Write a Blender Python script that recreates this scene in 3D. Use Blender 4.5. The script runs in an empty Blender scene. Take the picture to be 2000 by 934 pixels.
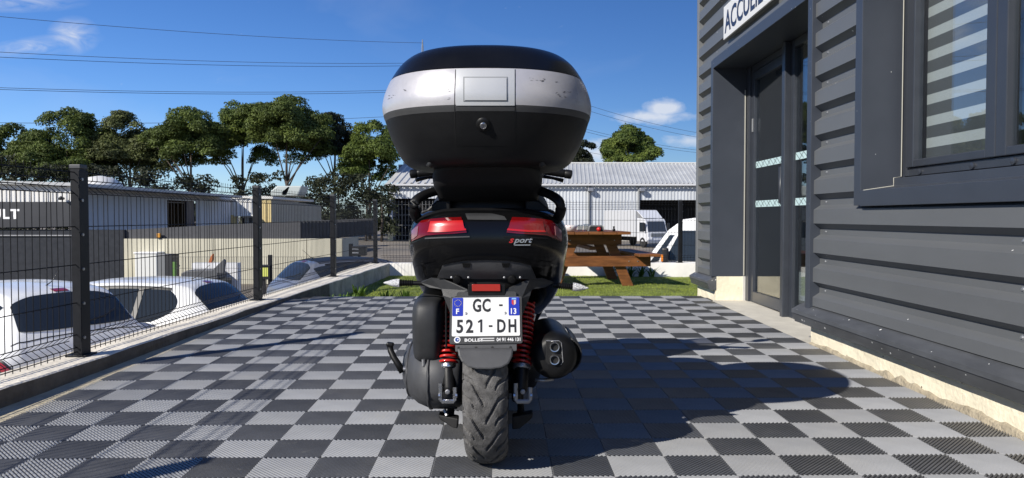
import bpy, math, random
import numpy as np
from mathutils import Vector, Matrix, Euler

# ------------------------------------------------------------------ camera, sky, sun, exposure
F = 1480.0                       # focal length in photo pixels (photo 2000 x 934)
CAM_H = 0.853
PITCH = math.atan((467 - 424) / F)
scene = bpy.context.scene
C = scene.collection
cam_d = bpy.data.cameras.new("camera")
cam_d.sensor_width = 36.0
cam_d.lens = 36.0 * F / 2000.0
cam_d.clip_start = 0.05
cam_d.clip_end = 9000
cam = bpy.data.objects.new("camera", cam_d)
cam.location = (0, 0, CAM_H)
cam.rotation_euler = (math.pi / 2 - PITCH, 0, 0)
C.objects.link(cam)
scene.camera = cam

SUN_AZ, SUN_EL = math.radians(47), math.radians(32)     # light travels towards +X +Y
w = bpy.data.worlds.new("World"); scene.world = w; w.use_nodes = True
nt = w.node_tree; nt.nodes.clear()
def N(nt, kind, **kw):
    n = nt.nodes.new(kind)
    for k, v in kw.items():
        setattr(n, k, v)
    return n
def math_n(nt, op, a, b=None, clamp=False):
    n = nt.nodes.new('ShaderNodeMath'); n.operation = op; n.use_clamp = clamp
    for i, v in enumerate((a, b)):
        if v is None: continue
        if isinstance(v, (int, float)): n.inputs[i].default_value = v
        else: nt.links.new(v, n.inputs[i])
    return n.outputs[0]
out = N(nt, 'ShaderNodeOutputWorld'); bg = N(nt, 'ShaderNodeBackground')
sky = N(nt, 'ShaderNodeTexSky'); sky.sky_type = 'NISHITA'; sky.sun_disc = False
sky.sun_elevation = SUN_EL; sky.sun_rotation = math.pi - SUN_AZ
sky.altitude = 500; sky.air_density = 0.9; sky.dust_density = 0.6; sky.ozone_density = 6.0
tc = N(nt, 'ShaderNodeTexCoord'); sep = N(nt, 'ShaderNodeSeparateXYZ')
nt.links.new(tc.outputs['Generated'], sep.inputs[0])
ymax = math_n(nt, 'MAXIMUM', sep.outputs[1], 0.02)
gu = math_n(nt, 'DIVIDE', sep.outputs[0], ymax); gv = math_n(nt, 'DIVIDE', sep.outputs[2], ymax)
front = math_n(nt, 'GREATER_THAN', sep.outputs[1], 0.05)
com = N(nt, 'ShaderNodeCombineXYZ'); nt.links.new(gu, com.inputs[0]); nt.links.new(gv, com.inputs[1])
def noise(scale, detail, dist, sx=1, sy=1, rot=0, rough=0.55):
    mp = N(nt, 'ShaderNodeMapping'); mp.inputs['Scale'].default_value = (sx, sy, 1); mp.inputs['Rotation'].default_value = (0, 0, rot)
    nt.links.new(com.outputs[0], mp.inputs[0])
    t = N(nt, 'ShaderNodeTexNoise'); t.inputs['Scale'].default_value = scale; t.inputs['Detail'].default_value = detail
    t.inputs['Distortion'].default_value = dist; t.inputs['Roughness'].default_value = rough
    nt.links.new(mp.outputs[0], t.inputs['Vector']); return t.outputs['Fac']
def blob(px, py, rx, ry, rot=0):
    u0, v0 = (px - 1000) / F, (424 - py) / F
    du = math_n(nt, 'SUBTRACT', gu, u0); dv = math_n(nt, 'SUBTRACT', gv, v0)
    c, s = math.cos(rot), math.sin(rot)
    a = math_n(nt, 'ADD', math_n(nt, 'MULTIPLY', du, c), math_n(nt, 'MULTIPLY', dv, s))
    b = math_n(nt, 'ADD', math_n(nt, 'MULTIPLY', du, -s), math_n(nt, 'MULTIPLY', dv, c))
    a = math_n(nt, 'DIVIDE', a, rx / F); b = math_n(nt, 'DIVIDE', b, ry / F)
    d = math_n(nt, 'ADD', math_n(nt, 'POWER', math_n(nt, 'ABSOLUTE', a), 2.0), math_n(nt, 'POWER', math_n(nt, 'ABSOLUTE', b), 2.0))
    return math_n(nt, 'SUBTRACT', 1.0, math_n(nt, 'SQRT', d), clamp=True)
wisp = noise(16, 8, 1.6, 1, 2.6, -0.5)
wispm = math_n(nt, 'MULTIPLY', math_n(nt, 'SUBTRACT', wisp, 0.30, clamp=True), 2.4)
cirrus = math_n(nt, 'MAXIMUM', math_n(nt, 'MAXIMUM', blob(150, 72, 55, 40), blob(85, 92, 130, 22, 0.12)), math_n(nt, 'MULTIPLY', blob(40, 8, 150, 22), 0.8))
cirrus = math_n(nt, 'MULTIPLY', cirrus, wispm)
cirrus = math_n(nt, 'MULTIPLY', cirrus, 1.5, clamp=True)
puff = noise(38, 6, 0.3, 1, 1.5)
cum = math_n(nt, 'MAXIMUM', blob(1295, 212, 52, 26), math_n(nt, 'MULTIPLY', blob(1270, 230, 110, 20), 0.8))
cum = math_n(nt, 'MAXIMUM', cum, math_n(nt, 'MULTIPLY', blob(1345, 275, 80, 22), 0.55))
cum = math_n(nt, 'MAXIMUM', cum, math_n(nt, 'MULTIPLY', blob(1165, 300, 90, 40), 0.75))
cum = math_n(nt, 'MULTIPLY', math_n(nt, 'SUBTRACT', math_n(nt, 'ADD', cum, math_n(nt, 'MULTIPLY', puff, 0.9)), 0.62, clamp=True), 2.0, clamp=True)
veil = math_n(nt, 'MULTIPLY', math_n(nt, 'SUBTRACT', noise(2.2, 5, 0.8, 1, 3), 0.52, clamp=True), 0.5)
cl = math_n(nt, 'MAXIMUM', math_n(nt, 'MULTIPLY', cirrus, 0.62), math_n(nt, 'MULTIPLY', cum, 0.8))
cl = math_n(nt, 'MAXIMUM', cl, veil)
cl = math_n(nt, 'MULTIPLY', cl, front, clamp=True)
mix = N(nt, 'ShaderNodeMix'); mix.data_type = 'RGBA'
nt.links.new(cl, mix.inputs['Factor']); 
hsv = N(nt, 'ShaderNodeHueSaturation'); hsv.inputs['Saturation'].default_value = 1.16; hsv.inputs['Hue'].default_value = 0.51
nt.links.new(sky.outputs[0], hsv.inputs['Color']); nt.links.new(hsv.outputs[0], mix.inputs['A'])
mix.inputs['B'].default_value = (6.6, 6.9, 7.5, 1)
nt.links.new(mix.outputs['Result'], bg.inputs['Color'])
bg.inputs['Strength'].default_value = 0.095
nt.links.new(bg.outputs[0], out.inputs[0])

sd = bpy.data.lights.new("sun", 'SUN'); sd.energy = 4.8; sd.angle = math.radians(0.53); sd.color = (1.0, 0.95, 0.87)
sun = bpy.data.objects.new("sun", sd); C.objects.link(sun)
LDIR = Vector((math.sin(SUN_AZ) * math.cos(SUN_EL), math.cos(SUN_AZ) * math.cos(SUN_EL), -math.sin(SUN_EL)))
sun.rotation_euler = LDIR.to_track_quat('-Z', 'Y').to_euler()
sun.location = (-6, -6, 8)
scene.view_settings.view_transform = 'Standard'; scene.view_settings.look = 'None'
scene.view_settings.exposure = 0.3; scene.view_settings.gamma = 1.0
scene.render.engine = 'CYCLES'
scene.cycles.max_bounces = 6; scene.cycles.transparent_max_bounces = 12
random.seed(7); rng = np.random.default_rng(7)

def P(px, py, Y):
    """photo pixel + distance Y along the ground -> world point"""
    u, v = (px - 1000) / F, -(py - 467) / F
    d = (u, math.cos(PITCH) + v * math.sin(PITCH), -math.sin(PITCH) + v * math.cos(PITCH))
    k = Y / d[1]
    return (d[0] * k, Y, CAM_H + d[2] * k)
SLOPE = 0.0122                   # the terrace rises gently away from the camera
def floor_z(y): return SLOPE * y
LOT = -1.5                       # the car park lies lower
LAWN = -0.09

# ------------------------------------------------------------------ materials
MATS = {}
def PM(name, col, rough=0.5, metal=0.0, vary=0.0, vscale=6.0, bump=0.0, bscale=60.0, coat=0.0, spec=0.5, col2=None, stretch=(1, 1, 1), detail=5):
    if name in MATS: return MATS[name]
    m = bpy.data.materials.new(name); m.use_nodes = True
    t = m.node_tree; b = t.nodes['Principled BSDF']
    b.inputs['Base Color'].default_value = (*col, 1); b.inputs['Roughness'].default_value = rough
    b.inputs['Metallic'].default_value = metal; b.inputs['Coat Weight'].default_value = coat
    b.inputs['Coat Roughness'].default_value = 0.06
    b.inputs['Specular IOR Level'].default_value = spec
    co = t.nodes.new('ShaderNodeTexCoord'); mp = t.nodes.new('ShaderNodeMapping'); mp.inputs['Scale'].default_value = stretch
    t.links.new(co.outputs['Object'], mp.inputs[0])
    if vary > 0 or col2:
        n = t.nodes.new('ShaderNodeTexNoise'); n.inputs['Scale'].default_value = vscale; n.inputs['Detail'].default_value = detail
        n.inputs['Roughness'].default_value = 0.62
        t.links.new(mp.outputs[0], n.inputs['Vector'])
        cr = t.nodes.new('ShaderNodeValToRGB')
        a = tuple(max(0, c * (1 - vary)) for c in col); c2 = col2 if col2 else tuple(min(1, c * (1 + vary)) for c in col)
        cr.color_ramp.elements[0].position = 0.32; cr.color_ramp.elements[1].position = 0.68
        cr.color_ramp.elements[0].color = (*a, 1); cr.color_ramp.elements[1].color = (*c2, 1)
        t.links.new(n.outputs['Fac'], cr.inputs[0]); t.links.new(cr.outputs[0], b.inputs['Base Color'])
        mr = t.nodes.new('ShaderNodeMapRange'); mr.inputs['To Min'].default_value = max(0, rough - 0.08); mr.inputs['To Max'].default_value = min(1, rough + 0.08)
        t.links.new(n.outputs['Fac'], mr.inputs['Value']); t.links.new(mr.outputs[0], b.inputs['Roughness'])
    if bump > 0:
        n2 = t.nodes.new('ShaderNodeTexNoise'); n2.inputs['Scale'].default_value = bscale; n2.inputs['Detail'].default_value = 4
        t.links.new(mp.outputs[0], n2.inputs['Vector'])
        bp = t.nodes.new('ShaderNodeBump'); bp.inputs['Strength'].default_value = bump; bp.inputs['Distance'].default_value = 0.01
        t.links.new(n2.outputs['Fac'], bp.inputs['Height']); t.links.new(bp.outputs[0], b.inputs['Normal'])
    MATS[name] = m; return m

def specks(m, scale=38, size=0.10, col=(0.75, 0.75, 0.73), density=0.62, stretch=(1, 1, 1)):
    """small irregular light splashes mixed over a material's base colour"""
    t = m.node_tree; b = t.nodes['Principled BSDF']
    co = t.nodes.new('ShaderNodeTexCoord'); mp = t.nodes.new('ShaderNodeMapping'); mp.inputs['Scale'].default_value = stretch
    t.links.new(co.outputs['Object'], mp.inputs[0])
    v = t.nodes.new('ShaderNodeTexVoronoi'); v.inputs['Scale'].default_value = scale; t.links.new(mp.outputs[0], v.inputs['Vector'])
    n = t.nodes.new('ShaderNodeTexNoise'); n.inputs['Scale'].default_value = 1.7; t.links.new(co.outputs['Object'], n.inputs['Vector'])
    sp = t.nodes.new('ShaderNodeSeparateColor'); t.links.new(v.outputs['Color'], sp.inputs[0])
    sz = math_n(t, 'MULTIPLY', math_n(t, 'SUBTRACT', sp.outputs[0], density, clamp=True), size / (1 - density))
    sz = math_n(t, 'MULTIPLY', sz, math_n(t, 'GREATER_THAN', n.outputs['Fac'], 0.42))
    f = math_n(t, 'LESS_THAN', v.outputs['Distance'], sz)
    mx = t.nodes.new('ShaderNodeMix'); mx.data_type = 'RGBA'; t.links.new(f, mx.inputs['Factor'])
    old = b.inputs['Base Color']
    if old.is_linked: t.links.new(old.links[0].from_socket, mx.inputs['A'])
    else: mx.inputs['A'].default_value = old.default_value
    mx.inputs['B'].default_value = (*col, 1); t.links.new(mx.outputs['Result'], old)
    return m

def glass_mat(name, tint=(0.7, 0.75, 0.78), ior=1.7, rough=0.0):
    if name in MATS: return MATS[name]
    m = bpy.data.materials.new(name); m.use_nodes = True; t = m.node_tree; t.nodes.clear()
    o = t.nodes.new('ShaderNodeOutputMaterial'); mx = t.nodes.new('ShaderNodeMixShader')
    tr = t.nodes.new('ShaderNodeBsdfTransparent'); tr.inputs[0].default_value = (*tint, 1)
    gl = t.nodes.new('ShaderNodeBsdfGlossy'); gl.inputs['Roughness'].default_value = rough; gl.inputs[0].default_value = (1, 1, 1, 1)
    fr = t.nodes.new('ShaderNodeFresnel'); ge = t.nodes.new('ShaderNodeNewGeometry'); mr = t.nodes.new('ShaderNodeMapRange')
    mr.inputs['To Min'].default_value = ior; mr.inputs['To Max'].default_value = 1 / ior
    t.links.new(ge.outputs['Backfacing'], mr.inputs['Value']); t.links.new(mr.outputs[0], fr.inputs[0])
    t.links.new(fr.outputs[0], mx.inputs[0]); t.links.new(tr.outputs[0], mx.inputs[1]); t.links.new(gl.outputs[0], mx.inputs[2])
    t.links.new(mx.outputs[0], o.inputs[0]); MATS[name] = m; return m

def leaf_mat(name, a, b, scale=0.6):
    if name in MATS: return MATS[name]
    m = bpy.data.materials.new(name); m.use_nodes = True; t = m.node_tree; bs = t.nodes['Principled BSDF']
    bs.inputs['Roughness'].default_value = 0.6; bs.inputs['Specular IOR Level'].default_value = 0.25
    co = t.nodes.new('ShaderNodeTexCoord'); n = t.nodes.new('ShaderNodeTexNoise'); n.inputs['Scale'].default_value = scale; n.inputs['Detail'].default_value = 6
    t.links.new(co.outputs['Object'], n.inputs['Vector'])
    cr = t.nodes.new('ShaderNodeValToRGB'); cr.color_ramp.elements[0].position = 0.35; cr.color_ramp.elements[1].position = 0.66
    cr.color_ramp.elements[0].color = (*a, 1); cr.color_ramp.elements[1].color = (*b, 1)
    t.links.new(n.outputs['Fac'], cr.inputs[0]); t.links.new(cr.outputs[0], bs.inputs['Base Color'])
    tl = t.nodes.new('ShaderNodeBsdfTranslucent'); t.links.new(cr.outputs[0], tl.inputs[0])
    mx = t.nodes.new('ShaderNodeMixShader'); mx.inputs[0].default_value = 0.22
    o = t.nodes['Material Output']; t.links.new(bs.outputs[0], mx.inputs[1]); t.links.new(tl.outputs[0], mx.inputs[2]); t.links.new(mx.outputs[0], o.inputs[0])
    MATS[name] = m; return m

# ------------------------------------------------------------------ mesh helpers
def link(o, parent=None):
    C.objects.link(o)
    if parent: o.parent = parent
    return o
def tag(o, label=None, cat=None, group=None, kind=None):
    if label: o['label'] = label
    if cat: o['category'] = cat
    if group: o['group'] = group
    if kind: o['kind'] = kind
    return o
def thing(name, label, cat, loc=(0, 0, 0), rotz=0, group=None):
    o = bpy.data.objects.new(name, None); o.location = loc; o.rotation_euler = (0, 0, rotz); o.empty_display_size = 0.2
    link(o); return tag(o, label, cat, group)

class MB:
    def __init__(s): s.v = []; s.f = []
    def add(s, verts, faces):
        k = len(s.v); s.v += [tuple(p) for p in verts]; s.f += [tuple(i + k for i in f) for f in faces]; return s
    def box(s, a, b):
        (x0, y0, z0), (x1, y1, z1) = a, b
        return s.add([(x0, y0, z0), (x1, y0, z0), (x1, y1, z0), (x0, y1, z0), (x0, y0, z1), (x1, y0, z1), (x1, y1, z1), (x0, y1, z1)],
                     [(0, 3, 2, 1), (4, 5, 6, 7), (0, 1, 5, 4), (1, 2, 6, 5), (2, 3, 7, 6), (3, 0, 4, 7)])
    def obox(s, c, size, rot=(0, 0, 0)):
        R = Euler(rot).to_matrix(); hx, hy, hz = size[0] / 2, size[1] / 2, size[2] / 2
        pts = [Vector(c) + R @ Vector((sx * hx, sy * hy, sz * hz)) for sz in (-1, 1) for sx, sy in ((-1, -1), (1, -1), (1, 1), (-1, 1))]
        return s.add(pts, [(0, 3, 2, 1), (4, 5, 6, 7), (0, 1, 5, 4), (1, 2, 6, 5), (2, 3, 7, 6), (3, 0, 4, 7)])
    def hexa(s, p):   # 8 points: bottom 4 then top 4
        return s.add(p, [(0, 3, 2, 1), (4, 5, 6, 7), (0, 1, 5, 4), (1, 2, 6, 5), (2, 3, 7, 6), (3, 0, 4, 7)])
    def grid(s, rows, closed=False, cap0=False, cap1=False):
        k = len(s.v); n = len(rows[0])
        for r in rows: s.v += [tuple(p) for p in r]
        for i in range(len(rows) - 1):
            for j in range(n if closed else n - 1):
                a = k + i * n + j; b = k + i * n + (j + 1) % n
                s.f.append((a, b, b + n, a + n))
        if cap0: s.f.append(tuple(k + j for j in range(n))[::-1])
        if cap1: s.f.append(tuple(k + (len(rows) - 1) * n + j for j in range(n)))
        return s
    def tube(s, pts, r, n=8, sx=1.0, caps=True, up=(0, 0, 1)):
        pts = [Vector(p) for p in pts]; rows = []; rr = r if isinstance(r, (list, tuple)) else [r] * len(pts)
        for i, p in enumerate(pts):
            t = (pts[min(i + 1, len(pts) - 1)] - pts[max(i - 1, 0)]).normalized()
            u = Vector(up)
            if abs(t.dot(u)) > 0.95: u = Vector((1, 0, 0)) if abs(t.x) < 0.9 else Vector((0, 1, 0))
            a = t.cross(u).normalized(); b = a.cross(t).normalized()
            rows.append([p + a * math.cos(2 * math.pi * j / n) * rr[i] * sx + b * math.sin(2 * math.pi * j / n) * rr[i] for j in range(n)])
        return s.grid(rows, True, caps, caps)
    def cyl(s, p0, p1, r0, r1=None, n=20): return s.tube([p0, p1], [r0, r0 if r1 is None else r1], n)
    def lathe(s, p0, axis, prof, n=24):
        """prof: list of (distance along axis, radius)"""
        p0 = Vector(p0); t = Vector(axis).normalized(); u = Vector((0, 0, 1)) if abs(t.z) < 0.9 else Vector((1, 0, 0))
        a = t.cross(u).normalized(); b = a.cross(t)
        rows = [[p0 + t * d + (a * math.cos(2 * math.pi * j / n) + b * math.sin(2 * math.pi * j / n)) * max(r, 1e-4) for j in range(n)] for d, r in prof]
        return s.grid(rows, True, True, True)
    def prism(s, poly, d):   # planar polygon (3d pts) extruded by vector d
        n = len(poly); d = Vector(d); k = len(s.v)
        s.v += [tuple(p) for p in poly] + [tuple(Vector(p) + d) for p in poly]
        s.f.append(tuple(k + i for i in range(n))[::-1]); s.f.append(tuple(k + n + i for i in range(n)))
        for i in range(n):
            j = (i + 1) % n; s.f.append((k + i, k + j, k + n + j, k + n + i))
        return s
    def mesh(s, name, off=(0, 0, 0), smooth=False, fix=True):
        me = bpy.data.meshes.new(name)
        me.from_pydata([(x - off[0], y - off[1], z - off[2]) for x, y, z in s.v], [], s.f)
        if fix:
            import bmesh
            bm = bmesh.new(); bm.from_mesh(me); bmesh.ops.recalc_face_normals(bm, faces=bm.faces); bm.to_mesh(me); bm.free()
        if smooth: me.polygons.foreach_set('use_smooth', [True] * len(me.polygons))
        me.update(); return me
    def build(s, name, mat, parent=None, off=(0, 0, 0), smooth=False, bevel=0, fix=True, angle=None, subsurf=0):
        me = s.mesh(name, off, smooth, fix); me.materials.append(mat)
        o = link(bpy.data.objects.new(name, me), parent)
        if bevel:
            m = o.modifiers.new('bevel', 'BEVEL'); m.width = bevel; m.segments = 2; m.limit_method = 'ANGLE'; m.angle_limit = math.radians(40)
        if subsurf:
            m = o.modifiers.new('sub', 'SUBSURF'); m.levels = subsurf; m.render_levels = subsurf
        if angle and smooth:
            me.set_sharp_from_angle(angle=math.radians(angle))
        return o
def copy_tree(o, parent=None):
    c = o.copy(); C.objects.link(c); c.parent = parent
    for ch in o.children: copy_tree(ch, c)
    return c
def np_mesh(name, V, Fq, mat, parent=None, smooth=False):
    me = bpy.data.meshes.new(name); V = np.asarray(V, dtype=np.float32); Fq = np.asarray(Fq, dtype=np.int32); k = Fq.shape[1]
    me.vertices.add(len(V)); me.vertices.foreach_set('co', V.ravel())
    me.loops.add(Fq.size); me.loops.foreach_set('vertex_index', Fq.ravel())
    me.polygons.add(len(Fq)); me.polygons.foreach_set('loop_start', np.arange(0, Fq.size, k, dtype=np.int32))
    me.polygons.foreach_set('loop_total', np.full(len(Fq), k, dtype=np.int32))
    if smooth: me.polygons.foreach_set('use_smooth', np.ones(len(Fq), dtype=bool))
    me.update(calc_edges=True); me.materials.append(mat)
    return link(bpy.data.objects.new(name, me), parent)
def crom(pts, n):
    """Catmull-Rom through rows of numbers"""
    A = np.array(pts, dtype=float); A = np.vstack([2 * A[0] - A[1], A, 2 * A[-1] - A[-2]]); o = []
    for i in range(1, len(A) - 2):
        for k in range(n):
            t = k / n; p0, p1, p2, p3 = A[i - 1], A[i], A[i + 1], A[i + 2]
            o.append(0.5 * (2 * p1 + (p2 - p0) * t + (2 * p0 - 5 * p1 + 4 * p2 - p3) * t * t + (3 * p1 - p0 - 3 * p2 + p3) * t ** 3))
    o.append(A[-2]); return np.array(o)
def text(name, s, size, origin, U, V, mat, parent=None, off=(0, 0, 0), sx=1.0, bold=0.0, spacing=1.0, align='LEFT', shear=0.0, depth=0.0):
    cu = bpy.data.curves.new(name, 'FONT'); cu.body = s; cu.size = size; cu.offset = bold; cu.space_character = spacing; cu.align_x = align
    cu.shear = shear; cu.resolution_u = 3; cu.extrude = depth
    ob = bpy.data.objects.new(name, cu); C.objects.link(ob)
    dg = bpy.context.evaluated_depsgraph_get(); me = bpy.data.meshes.new_from_object(ob.evaluated_get(dg))
    bpy.data.objects.remove(ob); bpy.data.curves.remove(cu)
    U, V = Vector(U).normalized(), Vector(V).normalized(); Wn = U.cross(V); O = Vector(origin) - Vector(off)
    for v in me.vertices: v.co = O + U * (v.co.x * sx) + V * v.co.y + Wn * v.co.z
    me.materials.clear(); me.materials.append(mat); me.name = name
    return link(bpy.data.objects.new(name, me), parent)

# ------------------------------------------------------------------ ground
m_asph = PM('lot asphalt', (0.16, 0.145, 0.125), 0.9, vary=0.25, vscale=0.25, bump=0.4, bscale=30, col2=(0.26, 0.22, 0.17))
tag(MB().grid([[(x, y, LOT) for x in (-4000, -60, -20, 0, 20, 60, 4000)] for y in (-4000, -30, 0, 40, 80, 150, 5000)]).build('ground', m_asph), kind='structure')
m_conc = PM('cream concrete', (0.46, 0.41, 0.32), 0.85, vary=0.22, vscale=4.0, bump=0.5, bscale=45, detail=8)
m_slab = PM('terrace slab', (0.03, 0.03, 0.032), 0.9, bump=0.3)
TILE = 0.1965; TROT = math.atan((978 - 1000) / F)          # the tiles run a touch to the left of the view
Y_EDGE = 7.26
sl = MB()
sl.hexa([(-2.34, -2.5, LOT - 0.1), (2.15, -2.5, LOT - 0.1), (2.15, Y_EDGE + .05, LOT - 0.1), (-2.34, Y_EDGE + .05, LOT - 0.1),
         (-2.34, -2.5, floor_z(-2.5) - .016), (2.15, -2.5, floor_z(-2.5) - .016), (2.15, Y_EDGE + .05, floor_z(Y_EDGE + .05) - .016), (-2.34, Y_EDGE + .05, floor_z(Y_EDGE + .05) - .016)])
terrace = tag(sl.build('terrace_floor', m_slab), kind='structure')
# cream screed strip between the tiles and the low wall (lies on the slab)
st = MB(); zs = lambda y: floor_z(y) - .002
st.add([(-2.33, -2.4, zs(-2.4)), (-1.955, -2.4, zs(-2.4)), (-2.075, 6.9, zs(6.9)), (-2.33, 6.9, zs(6.9))], [(0, 1, 2, 3)])
m_strip = PM('screed', (0.50, 0.44, 0.31), 0.9, vary=0.18, vscale=9, bump=0.5, bscale=70)
strip = st.build('screed_strip', m_strip, terrace)

# ribbed floor tiles -------------------------------------------------
m_tl = PM('tile light grey', (0.225, 0.23, 0.24), 0.40, vary=0.13, vscale=3.2, spec=0.45)
m_td = PM('tile dark grey', (0.108, 0.111, 0.118), 0.40, vary=0.22, vscale=3.2, spec=0.45)
def wear(m, amt=.16):
    """each tile a shade of its own, with dust drifts and pale scuffs that run over the floor"""
    t = m.node_tree; b = t.nodes['Principled BSDF']; oi = t.nodes.new('ShaderNodeObjectInfo'); ge = t.nodes.new('ShaderNodeNewGeometry')
    n1 = t.nodes.new('ShaderNodeTexNoise'); n1.inputs['Scale'].default_value = 1.6; n1.inputs['Detail'].default_value = 8; n1.inputs['Roughness'].default_value = .65
    n2 = t.nodes.new('ShaderNodeTexNoise'); n2.inputs['Scale'].default_value = 22; n2.inputs['Detail'].default_value = 6; n2.inputs['Distortion'].default_value = 1.5
    for n in (n1, n2): t.links.new(ge.outputs['Position'], n.inputs['Vector'])
    f = math_n(t, 'ADD', 1 - amt, math_n(t, 'MULTIPLY', oi.outputs['Random'], 2 * amt))
    mul = t.nodes.new('ShaderNodeMix'); mul.data_type = 'RGBA'; mul.blend_type = 'MULTIPLY'; mul.inputs['Factor'].default_value = 1
    old = b.inputs['Base Color'].links[0].from_socket; t.links.new(old, mul.inputs['A'])
    cc = t.nodes.new('ShaderNodeCombineColor'); [t.links.new(f, cc.inputs[i]) for i in range(3)]; t.links.new(cc.outputs[0], mul.inputs['B'])
    du = math_n(t, 'MULTIPLY', math_n(t, 'SUBTRACT', n1.outputs['Fac'], .50, clamp=True), 1.3)
    sc_ = math_n(t, 'MULTIPLY', math_n(t, 'SUBTRACT', n2.outputs['Fac'], .66, clamp=True), 3.0)
    fac = math_n(t, 'ADD', du, sc_, clamp=True)
    mx = t.nodes.new('ShaderNodeMix'); mx.data_type = 'RGBA'; t.links.new(fac, mx.inputs['Factor']); t.links.new(mul.outputs['Result'], mx.inputs['A']); mx.inputs['B'].default_value = (.30, .285, .25, 1)
    t.links.new(mx.outputs['Result'], b.inputs['Base Color'])
wear(m_tl, .10); wear(m_td, .18)
NR = 12
def tile_mesh(name, mat, sign):
    """open grid tile: diagonal ribs (sign +1 = /, -1 = \\) over lower cross ribs"""
    b = MB(); S = TILE - .0016; h = S / 2; step = 2 * S / (2 * NR); wt, wb = 0.0034, 0.0044
    def clip(c, z, hw, lean):    # rib along x - sign*y = c
        # direction (1, sign)/sqrt2 ; normal (1,-sign)/sqrt2
        lo, hi = max(-h, -h + c), min(h, h + c)
        return lo, hi
    q = math.sqrt(0.5)
    for k in range(-NR + 1, NR):
        c = k * step                                     # x offset of the rib centre line at y = 0
        x0 = max(-h, c - h); x1 = min(h, c + h)          # y = sign*(x-c) in [-h,h]
        if x1 - x0 < 0.006: continue
        p0 = Vector((x0, sign * (x0 - c), 0)); p1 = Vector((x1, sign * (x1 - c), 0)); nn = Vector((q, -sign * q, 0))
        v = []
        pf = [(-.0043, -.013), (-.0041, -.0060), (-.0034, -.0024), (-.0019, -.0005), (0, 0), (.0019, -.0005), (.0034, -.0024), (.0041, -.0060), (.0043, -.013)]
        for p in (p0, p1): v += [p + nn * a_ + Vector((0, 0, z_)) for a_, z_ in pf]
        n9 = len(pf)
        b.add(v, [(i_, i_ + 1, n9 + i_ + 1, n9 + i_) for i_ in range(n9 - 1)] + [tuple(range(n9)), tuple(range(n9, 2 * n9))])
    for k in range(-5, 6):                               # cross ribs, lower
        c = k * S / 6; x0 = max(-h, c - h); x1 = min(h, c + h)
        p0 = Vector((x0, -sign * (x0 - c), 0)); p1 = Vector((x1, -sign * (x1 - c), 0)); nn = Vector((q, sign * q, 0)); v = []
        for p in (p0, p1): v += [p - nn * .002 + Vector((0, 0, -.006)), p + nn * .002 + Vector((0, 0, -.006)), p + nn * .002 + Vector((0, 0, -.013)), p - nn * .002 + Vector((0, 0, -.013))]
        b.add(v, [(0, 1, 5, 4), (1, 2, 6, 5), (3, 0, 4, 7)])
    me = b.mesh(name, fix=True); me.materials.append(mat); return me, b
me_l, mb_l = tile_mesh('tile_light', m_tl, -1); me_d, mb_d = tile_mesh('tile_dark', m_td, 1)
# lattice: a tile corner seen at photo pixel (736, 895.7)
cy0 = F * CAM_H / (895.7 - 406); cx0 = (736 - 1000) / F * cy0
ct, stn = math.cos(TROT), math.sin(TROT)
def lat(i, j):
    u, v = i * TILE, j * TILE
    x = cx0 + u * ct + v * stn; y = cy0 - u * stn + v * ct
    return x, y
rot_t = Euler((math.atan(SLOPE), 0, -TROT)).to_matrix().to_4x4()
tiles = []
for j in range(-13, 25):
    for i in range(-9, 14):
        x, y = lat(i + .5, j + .5)
        if x < -2.0 or x > 1.90 or y > Y_EDGE - .02: continue
        parity = (i + j) % 2
        sx = (x / y * F + 1000) if y > 0.3 else 99999
        py = 424 + F * (CAM_H - floor_z(y)) / y if y > 0.3 else 99999
        vis = -60 < sx < 2060 and py < 990
        tiles.append((not vis, y, x, parity, i, j))
tiles.sort()
rest = {0: MB(), 1: MB()}
for n, (hid, y, x, par, i, j) in enumerate(tiles):
    if par == 0: me, mb = me_d, mb_d
    else: me, mb = me_l, mb_l
    dz = rng.uniform(-.0006, .0006)
    M = Matrix.Translation((x, y, floor_z(y) + dz)) @ rot_t @ Euler((rng.normal(0, .002), rng.normal(0, .002), 0)).to_matrix().to_4x4()
    if n < 298:
        o = bpy.data.objects.new('floor_tile', me); link(o, terrace); o.matrix_local = M
    else:
        rest[par].add([M @ Vector(p) for p in mb.v], mb.f)
for par, mt in ((0, m_td), (1, m_tl)):
    tag(rest[par].build('floor_tiles', mt, terrace, fix=False), kind='stuff')

# low wall under the fences ------------------------------------------
WT = 0.12
m_wallc = PM('white render', (0.84, 0.77, 0.64), 0.85, vary=0.16, vscale=5, bump=0.5, bscale=40, detail=8)
BY = 12.0                                                 # rear wall
wl = thing('low_wall', 'low cream rendered wall carrying the mesh fence beside the tiles', 'wall', (-2.25, 4, 0))
wb = MB(); rows = []
ys = np.linspace(-2.4, BY + .12, 60)
for y in ys:
    xi = -2.152 + 0.0275 * (y - 4) + rng.normal(0, .002); xo = -2.40 + 0.0158 * (y - 4); j = rng.normal(0, .0025)
    rows.append([(xi - .004, y, WT - .006 + j), (xi - .014, y, WT + j), (xo + .012, y, WT + .002 + j), (xo, y, WT - .012), (xo, y, LOT)])
wb.grid(rows).build('wall_body', m_wallc, wl, off=(-2.25, 4, 0))
m_shade_stain = PM('shade darkened stained wall foot', (0.15, 0.125, 0.095), 0.95, vary=0.35, vscale=7, bump=0.8, bscale=35, detail=9)  # dirty brown stain, with the face's shade put into the colour as well
m_face2 = PM('weathered wall face', (0.40, 0.37, 0.31), 0.95, vary=0.4, vscale=5, bump=0.6, bscale=35, detail=9)
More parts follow.
